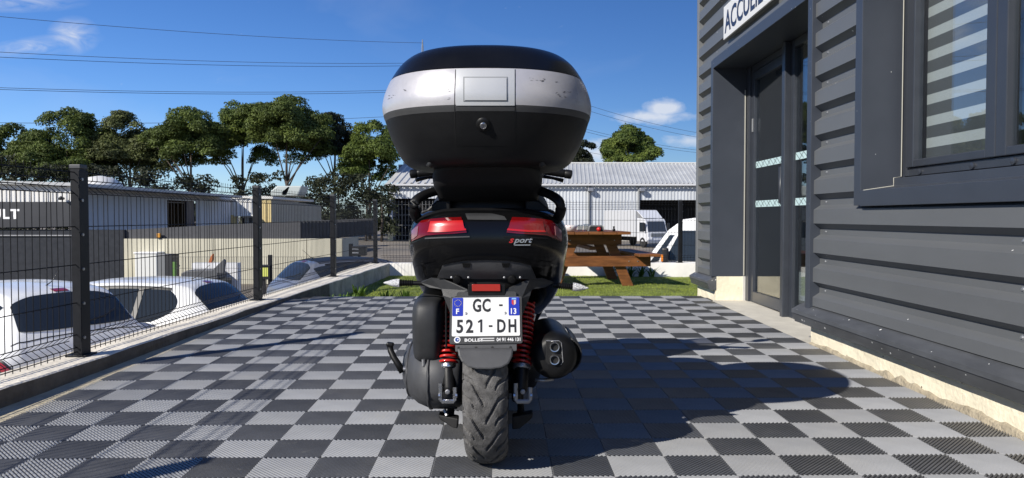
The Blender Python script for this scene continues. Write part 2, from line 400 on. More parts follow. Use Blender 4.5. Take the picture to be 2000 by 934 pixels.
for nm, a0, a1, mt in (('wall_face', 0, 45, m_shade_stain), ('wall_face', 44, 60, m_face2)):
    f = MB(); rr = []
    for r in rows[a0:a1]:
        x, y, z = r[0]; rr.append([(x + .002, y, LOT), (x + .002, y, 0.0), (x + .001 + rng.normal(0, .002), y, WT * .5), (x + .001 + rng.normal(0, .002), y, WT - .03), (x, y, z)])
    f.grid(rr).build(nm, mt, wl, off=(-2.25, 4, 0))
wr = thing('low_wall', 'low white rendered wall behind the picnic table and lawn', 'wall', (2, BY, 0))
wb = MB(); rows = []
for x in np.linspace(-2.0, 9.5, 50):
    j = rng.normal(0, .002)
    rows.append([(x, BY, LOT), (x, BY, WT - .02), (x, BY + .012, WT + j), (x, BY + .19, WT + j), (x, BY + .20, WT - .02), (x, BY + .2, LOT)])
wb.grid(rows).build('wall_body', PM('white render bright', (0.68, 0.66, 0.62), 0.85, vary=0.1, vscale=3, bump=0.3, bscale=40), wr, off=(2, BY, 0), smooth=True, angle=35)

# lawn ------------------------------------------------------------------
m_turf = PM('turf', (0.17, 0.21, 0.034), 0.9, vary=0.4, vscale=5, bump=1.0, bscale=160, col2=(0.24, 0.30, 0.05))
b = MB(); rows = []
for y in np.linspace(Y_EDGE - .05, BY + .05, 24): rows.append([(x, y, LAWN + 0.01 * math.sin(x * 2.1 + y) + rng.normal(0, .003)) for x in np.linspace(-2.25, 9.4, 46)])
lawn = tag(b.grid(rows).build('lawn', m_turf, smooth=True), kind='structure')
m_gr = leaf_mat('grass blades', (0.18, 0.23, 0.034), (0.32, 0.38, 0.07), 3)
def blades(n, xr, yr, h, wd, lean, seed, base=LAWN):
    r = np.random.default_rng(seed); x = r.uniform(*xr, n); y = r.uniform(*yr, n); a = r.uniform(0, 6.283, n); hh = h * r.uniform(.5, 1.3, n)
    lx = r.normal(0, lean, n) * hh; ly = r.normal(0, lean, n) * hh; ww = wd * r.uniform(.6, 1.3, n)
    z = base + 0.01 * np.sin(x * 2.1 + y) - .004
    V = np.empty((n, 3, 3)); V[:, 0] = np.c_[x - np.cos(a) * ww, y - np.sin(a) * ww, z]; V[:, 1] = np.c_[x + np.cos(a) * ww, y + np.sin(a) * ww, z]; V[:, 2] = np.c_[x + lx, y + ly, z + hh]
    return V.reshape(-1, 3), np.arange(3 * n).reshape(-1, 3)
V, Fc = blades(52000, (-2.1, 5.0), (Y_EDGE + .02, BY - .01), .022, .004, .5, 3)
tag(np_mesh('grass', V, Fc, m_gr), 'short green turf between the tiles and the rear wall', 'grass', kind='stuff')
m_weed = leaf_mat('weed leaves', (0.05, 0.10, 0.012), (0.15, 0.24, 0.04), 8)
def weed(x, y, z, h, n, spread, label, seed):
    t = thing('weed', label, 'weed', (x, y, z)); r = np.random.default_rng(seed); VV = []; FF = []
    for _ in range(n):
        a = r.uniform(0, 6.283); L = h * r.uniform(.5, 1.1); sp = spread * r.uniform(.2, 1); wd = .006 + .1 * L * r.uniform(.3, .8) * .5
        bx, by = r.normal(0, .02, 2); d = np.array([math.cos(a), math.sin(a)]); s = np.array([-d[1], d[0]])
        k = len(VV)
        for q, wq in ((0, .4), (.45, 1.0), (.8, .7), (1, .05)):
            c = np.array([bx, by]) + d * sp * q ** 1.6; zz = L * (q - .35 * q * q * sp / (h + 1e-3) * .6)
            VV += [(*(c - s * wd * wq), zz), (*(c + s * wd * wq), zz)]
        FF += [(k, k + 1, k + 3, k + 2), (k + 2, k + 3, k + 5, k + 4), (k + 4, k + 5, k + 7, k + 6)]
    np_mesh('leaves', VV, FF, m_weed, t)
wl_lab = 'leafy weed clump growing against the left low wall beside the lawn'
for k, (px, Y, h, n, sp) in enumerate(((640, 7.6, .17, 70, .2), (668, 8.0, .15, 60, .2), (700, 8.4, .2, 60, .16), (690, 7.8, .16, 60, .2))):
    t = weed((px - 1000) / F * Y, Y, LAWN, h, n, sp, wl_lab, k); bpy.data.objects['weed' if k == 0 else 'weed.%03d' % k]['group'] = 'weeds along the low wall'
for k, (px, Y) in enumerate(((755, 7.6), (790, 7.55))):
    weed((px - 1000) / F * Y, Y, LAWN, .22, 60, .13, 'bushy grass tuft at the edge of the dark tiles', 20 + k); bpy.data.objects['weed.%03d' % (4 + k)]['group'] = 'tufts at the tile edge'
for k, px in enumerate((1195, 1232, 1252, 1275)):
    weed((px - 1000) / F * 11.9, 11.9, LAWN, .2, 26, .2, 'spiky grass tuft against the white wall behind the picnic table', 40 + k); bpy.data.objects['weed.%03d' % (6 + k)]['group'] = 'tufts below the rear wall'

# ------------------------------------------------------------------ mesh fences
m_fence = PM('anthracite coat', (0.008, 0.009, 0.012), 0.5, spec=.25, vary=0.2, vscale=20)
m_cap = PM('cap plastic', (0.06, 0.063, 0.068), 0.5)
m_zinc = PM('zinc', (0.42, 0.42, 0.42), 0.4, metal=0.8)
FZ = WT + .012; HF = 0.97
prof = [(0, 0.0), (0, .035), (.045, .068), (0, .102), (0, .80), (0, .845), (.045, .88), (0, .915), (0, .985)]   # (outward, up): folds near foot and head
bolt_me = MB().cyl((0, 0, 0), (.009, 0, 0), .008, n=8).mesh('clamp_bolt'); bolt_me.materials.append(m_zinc)
def post(parent, x, y, off, ang=0.0):
    b = MB().obox((x, y, WT + .495), (.052, .060, .99)).build('post', m_fence, parent, off=off, bevel=.003)
    MB().obox((x, y, WT + .997), (.06, .068, .022)).build('cap', m_cap, b, off=off, bevel=.004)
    MB().obox((x, y, WT + .004), (.11, .11, .010)).build('foot_plate', m_fence, b, off=off, bevel=.002)
    f = MB().obox((x + .030, y - .008, WT + .49), (.006, .085, .97))
    f.build('clamp_rail', m_fence, b, off=off, bevel=.0015)
    for z in (.10, .28, .46, .64, .82, .93):
        o = bpy.data.objects.new('clamp_bolt', bolt_me); link(o, b); o.location = (x + .031 - off[0], y - .03 - off[1], WT + z - off[2])
    return b
HZ = [.068, .25, .445, .64, .80, .88]
def horiz_wires(p0, p1, outdir):
    b = MB(); p0, p1 = Vector(p0), Vector(p1); o = Vector(outdir)
    for z in (.012, .035, .068, .102, .27, .47, .67, .845, .88, .915, .955):
        d = .045 if z in (.068, .88) else 0.004
        b.tube([p0 + o * d + Vector((0, 0, z)), p1 + o * d + Vector((0, 0, z))], .0027, 5)
    return b
def vwire():
    b = MB(); b.tube([(-o, 0, z) for o, z in prof], .0022, 5); return b
fx = lambda y: -2.285 + 0.0158 * (y - 4)
fence = thing('mesh_fence', 'anthracite welded mesh fence on the low wall beside the parked cars', 'fence', (-2.25, 4, WT))
OFF = (-2.25, 4, WT)
posts_y = [4.0 - 2.65, 4.0, 6.66, 9.31, 11.95]
wire_me = vwire().mesh('wire'); wire_me.materials.append(m_fence)
post(fence, fx(-1.3), -1.3, OFF)
for y in posts_y: post(fence, fx(y), y, OFF)
allp = [-1.3] + posts_y
for k in range(5):
    y0, y1 = allp[k] + .03, allp[k + 1] - .03
    p0, p1 = (fx(y0), y0, FZ), (fx(y1), y1, FZ)
    pan = horiz_wires(p0, p1, (-1, 0, 0)).build('panel', m_fence, fence, off=OFF)
    nw = int((y1 - y0) / .05); joined = MB()
    for i in range(1, nw):
        y = y0 + (y1 - y0) * i / nw
        if k in (1, 2):
            o = bpy.data.objects.new('wire', wire_me); link(o, pan); o.location = (fx(y) - OFF[0], y - OFF[1], FZ - OFF[2])
            o.rotation_euler = (rng.normal(0, .004), rng.normal(0, .004), 0)
        else: joined.tube([(fx(y) - o_, y, FZ + z) for o_, z in prof], .0022, 5)
    if joined.v: tag(joined.build('wires', m_fence, pan, off=OFF), kind='stuff')
# rear fence
rf = thing('mesh_fence', 'anthracite welded mesh fence on the white wall behind the picnic table', 'fence', (1, BY + .1, WT))
OFR = (1, BY + .1, WT)
px_ = [-2.13, 0.34, (1328 - 1000) / F * (BY + .1), 5.2, 7.7]
for k, x in enumerate(px_):
    if k: 
        post(rf, x, BY + .1, OFR)
    if k < len(px_) - 1:
        x0, x1 = x + .03, px_[k + 1] - .03
        pan = horiz_wires((x0, BY + .1, FZ), (x1, BY + .1, FZ), (0, 1, 0)).build('panel', m_fence, rf, off=OFR)
        j = MB(); nw = int((x1 - x0) / .05)
        for i in range(1, nw):
            xx = x0 + (x1 - x0) * i / nw; j.tube([(xx, BY + .1 + o_, FZ + z) for o_, z in prof], .0022, 5)
        tag(j.build('wires', m_fence, pan, off=OFR), kind='stuff')

# ------------------------------------------------------------------ reception building
WX = 1.89                                                  # plinth face
CX = 1.872                                                 # cladding outer face
m_clad = PM('grey cladding', (0.116, 0.122, 0.128), 0.46, vary=0.08, vscale=2.5, bump=0.03, bscale=20, stretch=(1, .3, 1))
specks(m_clad, 30, 0.16, density=0.80)
m_trim = PM('anthracite trim', (0.042, 0.049, 0.064), 0.42, vary=0.08, vscale=3)
specks(m_trim, 26, 0.08, density=0.93)
m_frame = PM('anthracite frame', (0.036, 0.041, 0.052), 0.34, vary=0.06, vscale=8)
m_plinth = PM('plinth render', (0.78, 0.71, 0.54), 0.88, vary=0.16, vscale=3.0, bump=0.5, bscale=40, detail=9)
specks(m_plinth, 16, 0.10, (0.20, 0.17, 0.12), 0.82)
m_mort = PM('rough mortar', (0.36, 0.31, 0.225), 0.95, vary=0.25, vscale=14, bump=1.0, bscale=60)
bld = thing('reception_building', 'dark grey corrugated reception building with glazed door and window', 'building', (WX, 4, 0))
BO = (WX, 4, 0)
YC = 7.70; D0, D1, DT = 4.77, 7.02, 2.22                    # far corner; door opening near/far jamb and head
W0, W1, WB, WTp = 2.2, 4.03, 1.0, 2.35                      # window opening
PT = 0.172; TOP = 3.7; YN = -2.4
pitch, dep = 0.181, 0.042
def clad(y0, y1, z0, z1, name='cladding'):
    zz = []; k0 = int((z0 - .20) / pitch) - 1
    cyc = [(0.0, 0), (.082, 0), (.112, dep), (.146, dep), (.181 - .0, 0)]
    pts = []
    z = .27 + k0 * pitch
    while z < z1 + pitch:
        pts += [(z + .0, 0), (z + .085, 0), (z + .113, dep), (z + .150, dep)]
        z += pitch
    P_ = []
    for (za, da), (zb, db) in zip(pts, pts[1:]):
        if zb <= z0 or za >= z1: continue
        a, d_a, b_, d_b = za, da, zb, db
        if a < z0: d_a = da + (db - da) * (z0 - za) / (zb - za); a = z0
        if b_ > z1: d_b = da + (db - da) * (z1 - za) / (zb - za); b_ = z1
        if not P_: P_.append((a, d_a))
        P_.append((b_, d_b))
    ys = np.linspace(y0, y1, max(2, int((y1 - y0) / .5) + 1))
    b = MB().grid([[(CX + d + .0004 * math.sin(7 * y + 9 * z), y, z) for z, d in P_] for y in ys])
    return b.build(name, m_clad, bld, off=BO)
FL = .30
clad(D1 + .06, YC - .05, FL, TOP); clad(W1 + .075, D0 - .06, FL, TOP)
clad(D0 - .06, D1 + .06, DT + .09, TOP, 'cladding'); clad(YN, W1 + .075, FL, WB - .085)
clad(YN, W0 - .075, WB - .085, TOP); clad(W0 - .075, W1 + .075, WTp + .07, TOP)
# screws in the recessed ribs
sc = MB().lathe((0, 0, 0), (-1, 0, 0), [(-.002, .010), (.001, .010), (.0015, .006), (.006, .0055), (.0065, .001)], 8)
sme = sc.mesh('screw'); sme.materials.append(PM('screw head', (0.42, 0.43, 0.45), 0.35, metal=0.7))
def screw(y, z, s=1.0):
    o = bpy.data.objects.new('screw', sme); link(o, bld); o.location = (CX + dep - BO[0], y - BO[1], z); o.scale = (s, s, s)
zr = [.27 + k * pitch + .131 for k in range(-1, 14)]
for z in zr:
    if z > .33 and z < 2.6:
        screw(4.62, z, .8); screw(D1 + .10, z, .8)
        if z < .85: screw(2.83, z); screw(1.6, z)
# corner trim, plinth, drip flashing
MB().box((CX - .004, YC - .06, FL - .02), (CX + .10, YC + .012, TOP)).build('corner_trim', PM('corner alu', (0.16, 0.165, 0.17), 0.4, vary=.05), bld, off=BO, bevel=.004)
pl = MB(); 
def plinth(y0, y1, x=WX, x1=WX + .3):
    b = MB(); rows = []
    n = max(3, int((y1 - y0) / .06))
    for i in range(n + 1):
        y = y0 + (y1 - y0) * i / n; rows.append([(x + rng.normal(0, .0012), y, z) for z in (LOT if False else floor_z(y) - .2, .03, .07, .11, .15, PT + .06)])
    b.grid(rows)
    b.add([(x, y0, floor_z(y0) - .2), (x1, y0, floor_z(y0) - .2), (x1, y0, PT + .06), (x, y0, PT + .06)], [(0, 1, 2, 3)])
    b.add([(x, y1, floor_z(y1) - .2), (x1, y1, floor_z(y1) - .2), (x1, y1, PT + .06), (x, y1, PT + .06)], [(0, 1, 2, 3)])
    return b.build('plinth', m_plinth, bld, off=BO, smooth=False)
plinth(YN, D0); plinth(D1, YC)
# rough mortar fillet along the foot of the near plinth
b = MB(); rows = []; n = 240
hh = np.interp(np.linspace(0, 1, n), np.linspace(0, 1, 110), rng.uniform(.006, .040, 110) * np.repeat(rng.uniform(.35, 1.0, 22), 5)) * np.interp(np.linspace(YN, D0, n), [0, 3.2, 4.2, D0 - .15, D0], [1, 1.15, 1.0, .45, .1])
for i in range(n):
    y = YN + (D0 - YN) * i / (n - 1); z0 = floor_z(y) - .01; h = hh[i] + .012
    rows.append([(WX - .014 - rng.uniform(0, .008), y, z0), (WX - .012 - rng.uniform(0, .006), y, z0 + h * .4), (WX - .007 - rng.uniform(0, .004), y, z0 + h * .8), (WX + .002, y, z0 + h + rng.uniform(0, .006))])
b.grid(rows).build('mortar_fillet', m_mort, bld, off=BO)
m_flash = specks(PM('dusty flashing', (0.075, 0.079, 0.085), 0.5, vary=.3, vscale=6, stretch=(1, .4, 1)), 30, .2, density=.72)
def flash(y0, y1):
    b = MB(); sec = [(CX + .05, FL + .012), (CX - .012, FL - .012), (CX - .062, FL - .040), (CX - .064, FL - .062), (CX - .058, FL - .064), (CX - .04, PT + .008), (CX + .04, PT + .004)]
    b.grid([[(x, y, z) for x, z in sec] for y in (y0, y1)])
    b.f.append(tuple(range(len(sec)))); b.f.append(tuple(range(len(sec), 2 * len(sec))))
    return b.build('drip_flashing', m_flash, bld, off=BO)
flash(YN, D0 + .12); flash(D1 - .01, YC + .02)
# door surround
m_seal = PM('mastic', (0.42, 0.41, 0.36), 0.7)
DX = 2.19                                                   # door plane
b = MB()
b.box((CX - .022, D1 - .004, FL + .0), (DX + .02, D1 + .065, DT + .08))
b.build('far_jamb', m_trim, bld, off=BO, bevel=.002)
MB().box((WX + .006, D1 - .012, floor_z(D1) - .1), (DX - .05, D1 + .05, FL + .002)).build('jamb_foot', m_plinth, bld, off=BO)
MB().box((DX - .052, D1 - .02, floor_z(D1) - .1), (DX + .02, D1 + .05, FL + .004)).build('jamb_foot', PM('grey block', (0.55, 0.54, 0.50), 0.85, vary=.1), bld, off=BO)
MB().box((CX - .022, D0 - .065, FL - .02), (DX - .03, D0 + .004, DT + .08)).build('near_jamb', m_trim, bld, off=BO, bevel=.002)
MB().box((CX - .022, D0 + .006, DT), (DX + .02, D1 - .006, DT + .085)).build('door_head', m_trim, bld, off=BO, bevel=.002)
MB().box((DX - .046, D1 - .013, FL + .01), (DX - .038, D1 - .002, DT - .2)).build('mastic_bead', m_seal, bld, off=BO)
thr = MB(); zt = lambda y: floor_z(y) - .004
thr.hexa([(WX - .03, D0 + .001, -.2), (2.5, D0 + .001, -.2), (2.5, D1 - .013, -.2), (WX - .03, D1 - .013, -.2), (WX - .03, D0 + .001, zt(D0)), (2.5, D0 + .001, zt(D0)), (2.5, D1 - .013, zt(D1)), (WX - .03, D1 - .013, zt(D1))])
thr.build('door_step', PM('step concrete', (0.55, 0.52, 0.45), 0.8, vary=.12, vscale=5, bump=.3), bld, off=BO)
# glazed door leaf + side light
m_gl = glass_mat('door glass', (0.70, 0.74, 0.76), 1.9)
MY = 5.93                                                   # mullion
zb = .085
def leaf(name, y0, y1, x, fw, z0, z1, label=None):
    b = MB(); t = .05
    b.box((x, y0, z0), (x + t, y0 + fw, z1)); b.box((x, y1 - fw, z0), (x + t, y1, z1))
    b.box((x + .001, y0 + fw, z0), (x + t - .001, y1 - fw, z0 + fw * 1.25)); b.box((x + .001, y0 + fw, z1 - fw), (x + t - .001, y1 - fw, z1))
    o = b.build(name, m_frame, bld, off=BO, bevel=.002)
    MB().box((x + .022, y0 + fw - .005, z0 + fw), (x + .028, y1 - fw + .005, z1 - fw + .005)).build('pane', m_gl, o, off=BO)
    return o
MB().box((DX - .03, D1 - .10, zb - .03), (DX + .05, D1 - .014, DT - .002)).build('door_frame', m_frame, bld, off=BO, bevel=.003)
door = leaf('door', MY + .065, D1 - .102, DX - .012, .075, zb, DT - .06)
MB().box((DX - .07, MY - .005, zb - .05), (DX + .06, MY + .06, DT - .003)).build('mullion', m_frame, bld, off=BO, bevel=.006)
sidel = leaf('side_light', D0 - .02, MY - .006, DX - .02, .06, zb - .03, DT - .004)
MB().box((DX - .015, MY + .068, DT - .058), (DX + .04, D1 - .104, DT - .004)).build('door_head_rail', m_frame, bld, off=BO)
# etched marking bands: pale strips with crossing lines
m_band = PM('etched band', (0.52, 0.68, 0.68), 0.5); m_line = PM('band line', (0.07, 0.09, 0.10), 0.5)
for z in (1.32, .97):
    for y0, y1, x, par in ((MY + .14, D1 - .178, DX + .008, door), (D0 + .045, MY - .068, DX + .000, sidel)):
        o = MB().box((x - .0012, y0, z - .028), (x - .0004, y1, z + .028)).build('marking_band', m_band, par, off=BO)
        l = MB(); n = int((y1 - y0) / .075)
        for k in range(n):
            ya, yb = y0 + (y1 - y0) * k / n, y0 + (y1 - y0) * (k + 1) / n; s = (-1) ** k; tk = .0035
            l.add([(x - .002, ya, z - s * .026 - tk), (x - .002, yb, z + s * .026 - tk), (x - .002, yb, z + s * .026 + tk), (x - .002, ya, z - s * .026 + tk)], [(0, 1, 2, 3)])
            if k % 2: l.add([(x - .002, ya, z + s * .02 - tk), (x - .002, yb, z - s * .026 - tk), (x - .002, yb, z - s * .026 + tk), (x - .002, ya, z + s * .02 + tk)], [(0, 1, 2, 3)])
        l.build('band_lines', m_line, par, off=BO, fix=False)
MB().tube([(DX - .03, MY + .11, .95), (DX - .06, MY + .11, .97), (DX - .06, MY + .11, 1.25), (DX - .03, MY + .11, 1.27)], .011, 8).build('door_handle', m_frame, door, off=BO, smooth=True)
MB().box((DX - .022, D1 - .155, 1.62), (DX - .010, D1 - .13, 1.74)).build('hinge', m_zinc, door, off=BO, bevel=.003)
MB().box((DX + .05, MY + .25, DT - .17), (DX + .10, MY + .55, DT - .11)).build('door_closer', m_frame, door, off=BO, bevel=.006)
# interior shell so that the glass looks into a room
m_in = PM('interior wall', (0.42, 0.43, 0.43), 0.8); m_inf = PM('interior floor', (0.30, 0.28, 0.24), 0.4, vary=.1)
b = MB()
b.box((5.2, YN, -.1), (5.3, YC - .05, TOP)); b.box((2.2, YC - .10, .0), (5.2, YC - .05, TOP))
b.box((2.3, YN, TOP - .9), (5.2, YC - .1, TOP - .85))
b.box((2.26, W1 + .1, .05), (2.32, D0 - .03, TOP - .9)); b.box((2.26, YN, .05), (2.32, W1 + .1, WB - .01)); b.box((2.26, YN, WTp + .08), (2.32, YC - .1, TOP - .9))
b.box((2.26, YN, WB - .01), (2.32, W0 - .08, WTp + .08))
b.build('interior_wall', m_in, bld, off=BO)
MB().box((2.2, YN, -.06), (5.2, YC - .1, .06)).build('interior_floor', m_inf, bld, off=BO)
MB().box((1.95, YN, TOP), (5.4, YC + .02, TOP + .12)).build('roof', m_trim, bld, off=BO)
MB().box((CX + .06, YC - .05, -.2), (5.4, YC - .005, TOP)).build('end_wall', m_clad, bld, off=BO)
MB().box((2.45, 6.66, .06), (2.52, 6.74, 1.36)).build('interior_post', PM('interior white', (.8, .8, .78), .5), bld, off=BO)
MB().box((2.75, 6.2, .06), (2.8, 7.5, .32)).build('skirting', MATS['interior white'], bld, off=BO)
ct_ = thing('reception_desk', 'pale wooden reception desk standing inside behind the side light', 'desk', (3.3, 5.4, .06))
MB().box((-.3, -.7, 0), (.3, .7, .72)).build('cabinet', PM('pale wood', (0.42, 0.27, 0.14), .5, vary=.2, vscale=3), ct_, bevel=.01)
MB().box((-.36, -.75, .72), (.36, .75, .76)).build('desk_top', PM('white laminate', (0.7, 0.7, 0.68), .4), ct_, bevel=.006)
# window -----------------------------------------------------------------
VX = 2.075                                                  # window frame plane
MB().box((CX - .022, W1, WB - .085), (VX + .06, W1 + .078, WTp + .08)).build('window_reveal', m_trim, bld, off=BO, bevel=.002)
MB().box((CX - .022, W0 - .078, WB - .085), (VX + .06, W0, WTp + .08)).build('window_reveal', m_trim, bld, off=BO, bevel=.002)
MB().box((CX - .022, W0 + .002, WTp), (VX + .06, W1 - .002, WTp + .078)).build('window_head', m_trim, bld, off=BO, bevel=.002)
b = MB(); sec = [(CX - .026, WB - .09), (CX - .026, WB - .008), (VX - .05, WB + .016), (VX - .05, WB + .058), (VX + .05, WB + .066), (VX + .05, WB - .09)]
b.prism([(x, W0 + .002, z) for x, z in sec], (0, W1 - W0 - .004, 0)).build('window_sill', m_trim, bld, off=BO, bevel=.002)
mb_ = MB(); mb_.tube([(CX - .01, W1 - .006, WB - .006), (VX - .052, W1 - .006, WB + .018), (VX - .052, W1 - .006, WB + .06), (VX - .012, W1 - .006, WB + .068), (VX - .012, W1 - .006, WTp)], .0028, 6)
mb_.build('mastic_bead', m_seal, bld, off=BO)
winf = MB(); z0, z1 = WB + .066, WTp - .004
winf.box((VX, W0 + .002, z0), (VX + .06, W0 + .052, z1)); winf.box((VX, W1 - .052, z0), (VX + .06, W1 - .008, z1))
winf.box((VX + .001, W0 + .052, z0), (VX + .06, W1 - .052, z0 + .042)); winf.box((VX + .001, W0 + .052, z1 - .042), (VX + .06, W1 - .052, z1))
winf = winf.build('window', m_frame, bld, off=BO, bevel=.003)
ymid = 3.245; m_wgl = glass_mat('window glass', (0.90, 0.93, 0.94), 1.7)
for y0, y1 in ((ymid + .002, W1 - .054), (W0 + .054, ymid - .002)):
    b = MB(); a, c = z0 + .044, z1 - .044; fw = .068; x = VX - .014
    b.box((x, y0, a), (x + .05, y0 + fw, c)); b.box((x, y1 - fw, a), (x + .05, y1, c)); b.box((x + .001, y0 + fw, a), (x + .049, y1 - fw, a + fw * .55)); b.box((x + .001, y0 + fw, c - fw), (x + .049, y1 - fw, c))
    s = b.build('sash', m_frame, winf, off=BO, bevel=.004)
    MB().box((x + .028, y0 + fw - .01, a + fw * .55 - .01), (x + .034, y1 - fw + .01, c - fw + .01)).build('pane', m_wgl, winf, off=BO)
for y in (3.86, 3.42, 3.14):
    MB().lathe((VX - .001, y, z0 + .018), (-1, 0, 0), [(-.001, .016), (.006, .015), (.008, .004)], 12).build('drain_cap', m_frame, winf, off=BO)
# day-and-night roller blind: dark bands and sheer bands
m_bl = PM('blind dark', (0.085, 0.09, 0.095), 0.8); m_sh = glass_mat('blind sheer', (0.62, 0.64, 0.62), 1.05)
bl = thing('roller_blind', 'dark and sheer striped roller blind hanging behind the window pane', 'blind', (VX + .09, 3.64, WTp))
yb0, yb1 = 3.30, 3.955
z = WTp - .02; k = 0
while z > WB + .12:
    hgt = .062 if k % 2 == 0 else .05
    MB().box((VX + .078, yb0, z - hgt), (VX + .080, yb1, z)).build('blind_band', m_bl if k % 2 == 0 else PM('sheer net', (0.52, 0.53, 0.52), .9), bl, off=(VX + .09, 3.64, WTp)); z -= hgt; k += 1
MB().box((VX + .070, yb0, z - .022), (VX + .088, yb1, z - .001)).build('bottom_rail', m_cap, bl, off=(VX + .09, 3.64, WTp), bevel=.003)
ch = thing('blind_chain', 'white beaded blind chain hanging inside the window', 'chain', (VX + .075, 3.075, WTp))
MB().tube([(VX + .075, 3.085, WTp), (VX + .075, 3.09, 1.62), (VX + .075, 3.075, 1.585), (VX + .075, 3.06, 1.62), (VX + .075, 3.055, WTp)], .0032, 6).build('beads', PM('white bead', (.75, .75, .75), .4), ch, off=(VX + .075, 3.075, WTp))
# sign ACCUEIL
SX = CX - .012
sg = thing('sign_board', 'white ACCUEIL sign board on the corrugated wall above the door', 'sign', (SX, 6.0, 2.55))
s0, s1, sz0, sz1 = 5.44, 6.70, 2.405, 2.69
MB().box((SX - .004, s0, sz0), (SX + .012, s1, sz1)).build('board', PM('sign white', (0.72, 0.71, 0.68), 0.35), sg, off=(SX, 6.0, 2.55), bevel=.002)
text('lettering', 'ACCUEIL', .255, (SX - .0056, s1 - .05, sz0 + .05), (0, -1, 0), (0, 0, 1), PM('navy print', (0.022, 0.028, 0.06), .4), sg, off=(SX, 6.0, 2.55), sx=.97, bold=.006)

# ------------------------------------------------------------------ scooter
SXC = -0.079                                                # its centre line
SY = 2.56; SZ = floor_z(SY)
SC = thing('motor_scooter', 'black maxi scooter with silver and black top box seen from behind', 'scooter', (SXC, SY, SZ))
SO = (SXC, SY, SZ)
CP = 950.5                                                  # photo column of the centre line (at about 2.4 m)
def S(px, py, Y):
    p = P(px, py, Y); return Vector(p)
m_bp = PM('black gloss paint', (0.004, 0.004, 0.0045), 0.17, spec=0.32)
m_bm = PM('black satin plastic', (0.007, 0.007, 0.0075), 0.45, spec=.25, vary=.25, vscale=25, bump=.05, bscale=400)
m_gp = PM('dark grey plastic', (0.055, 0.056, 0.060), 0.52, vary=.15, vscale=18, bump=.12, bscale=500)
m_gp2 = PM('charcoal plastic', (0.030, 0.031, 0.033), 0.5, spec=.4, vary=.2, vscale=16, bump=.12, bscale=500)
m_blk = PM('deep black', (0.004, 0.004, 0.0045), 0.7, vary=.2)
m_sil = PM('silver paint', (0.52, 0.51, 0.53), 0.38, metal=0.35, coat=0.25, vary=.03, vscale=30)
m_sil2 = PM('light grey panel', (0.50, 0.51, 0.52), 0.4, metal=0.25)
m_box = PM('top box shell', (0.008, 0.0082, 0.009), 0.46, spec=.3, vary=.2, vscale=14, bump=.15, bscale=600)
m_boxg = PM('top box rim grey', (0.055, 0.056, 0.058), 0.45, vary=.1, vscale=14)
m_lid = PM('top box lid', (0.005, 0.0052, 0.006), 0.24, vary=.15, vscale=8, spec=.4)
m_steel = PM('bright steel', (0.62, 0.62, 0.62), 0.28, metal=1.0, vary=.08, vscale=30)
m_alu = PM('dull aluminium', (0.36, 0.36, 0.37), 0.45, metal=0.8, vary=.15, vscale=30)
m_red = PM('spring red', (0.50, 0.018, 0.014), 0.32, coat=.4)
m_seat = PM('seat vinyl', (0.010, 0.010, 0.011), 0.6, bump=.2, bscale=300)
def superring(x0, hw, yr, yf, z, n, seg):
    cy, hd = (yr + yf) / 2, (yf - yr) / 2; r = []
    for k in range(seg):
        a = 2 * math.pi * k / seg; c, s = math.cos(a), math.sin(a)
        r.append((x0 + hw * math.copysign(abs(c) ** (2 / n), c), cy + hd * math.copysign(abs(s) ** (2 / n), s), z))
    return r
def hloft(secs, n=3.0, seg=72, x0=SXC):
    return [superring(x0, h, a, b, z, n, seg) for z, h, a, b in secs]
class Surf:
    """rear surface of a stack of horizontal super-ellipse sections"""
    def __init__(s, secs, n): s.A = np.array(sorted(map(tuple, secs))); s.n = n
    def y(s, x, z):
        h, a, b = (np.interp(z, s.A[:, 0], s.A[:, k]) for k in (1, 2, 3)); u = min(abs(x - SXC) / h, .9995)
        return (a + b) / 2 - (b - a) / 2 * (1 - u ** s.n) ** (1 / s.n)
    def nrm(s, x, z):
        e = .002; yx = (s.y(x + e, z) - s.y(x - e, z)) / (2 * e); yz = (s.y(x, z + e) - s.y(x, z - e)) / (2 * e)
        return Vector((yx, -1, yz)).normalized()
    def px(s, px, py):
        Y = 2.4
        for _ in range(12):
            p = P(px, py, Y); Y = .5 * Y + .5 * s.y(p[0], p[2])
        return P(px, py, Y)[0], P(px, py, Y)[2]
    def patch(s, up, lo, off, thick=.006, nx=28, nz=6):
        """up, lo: photo polylines (px,py) of the upper and lower edge, left to right"""
        U = np.array([s.px(*p) for p in up]); L = np.array([s.px(*p) for p in lo]); b = MB(); top = []; bot = []
        def along(Aa, t):
            d = np.r_[0, np.cumsum(np.hypot(*np.diff(Aa, axis=0).T))]; d /= d[-1]; return np.array([np.interp(t, d, Aa[:, 0]), np.interp(t, d, Aa[:, 1])])
        for i in range(nz + 1):
            r = []; q = []
            for j in range(nx + 1):
                t = j / nx; p = along(U, t) * (1 - i / nz) + along(L, t) * (i / nz)
                base = Vector((p[0], s.y(p[0], p[1]), p[1])); nn = s.nrm(p[0], p[1]); r.append(base + nn * off); q.append(base + nn * (off - thick))
            top.append(r); bot.append(q)
        b.grid(top); ring_t = top[0] + [r[-1] for r in top[1:]] + top[-1][-2::-1] + [r[0] for r in top[-2:0:-1]]
        ring_b = bot[0] + [r[-1] for r in bot[1:]] + bot[-1][-2::-1] + [r[0] for r in bot[-2:0:-1]]
        b.grid([ring_t, ring_b], True); return b
def mir(pts): return [(2 * CP - x, y) for x, y in pts][::-1]

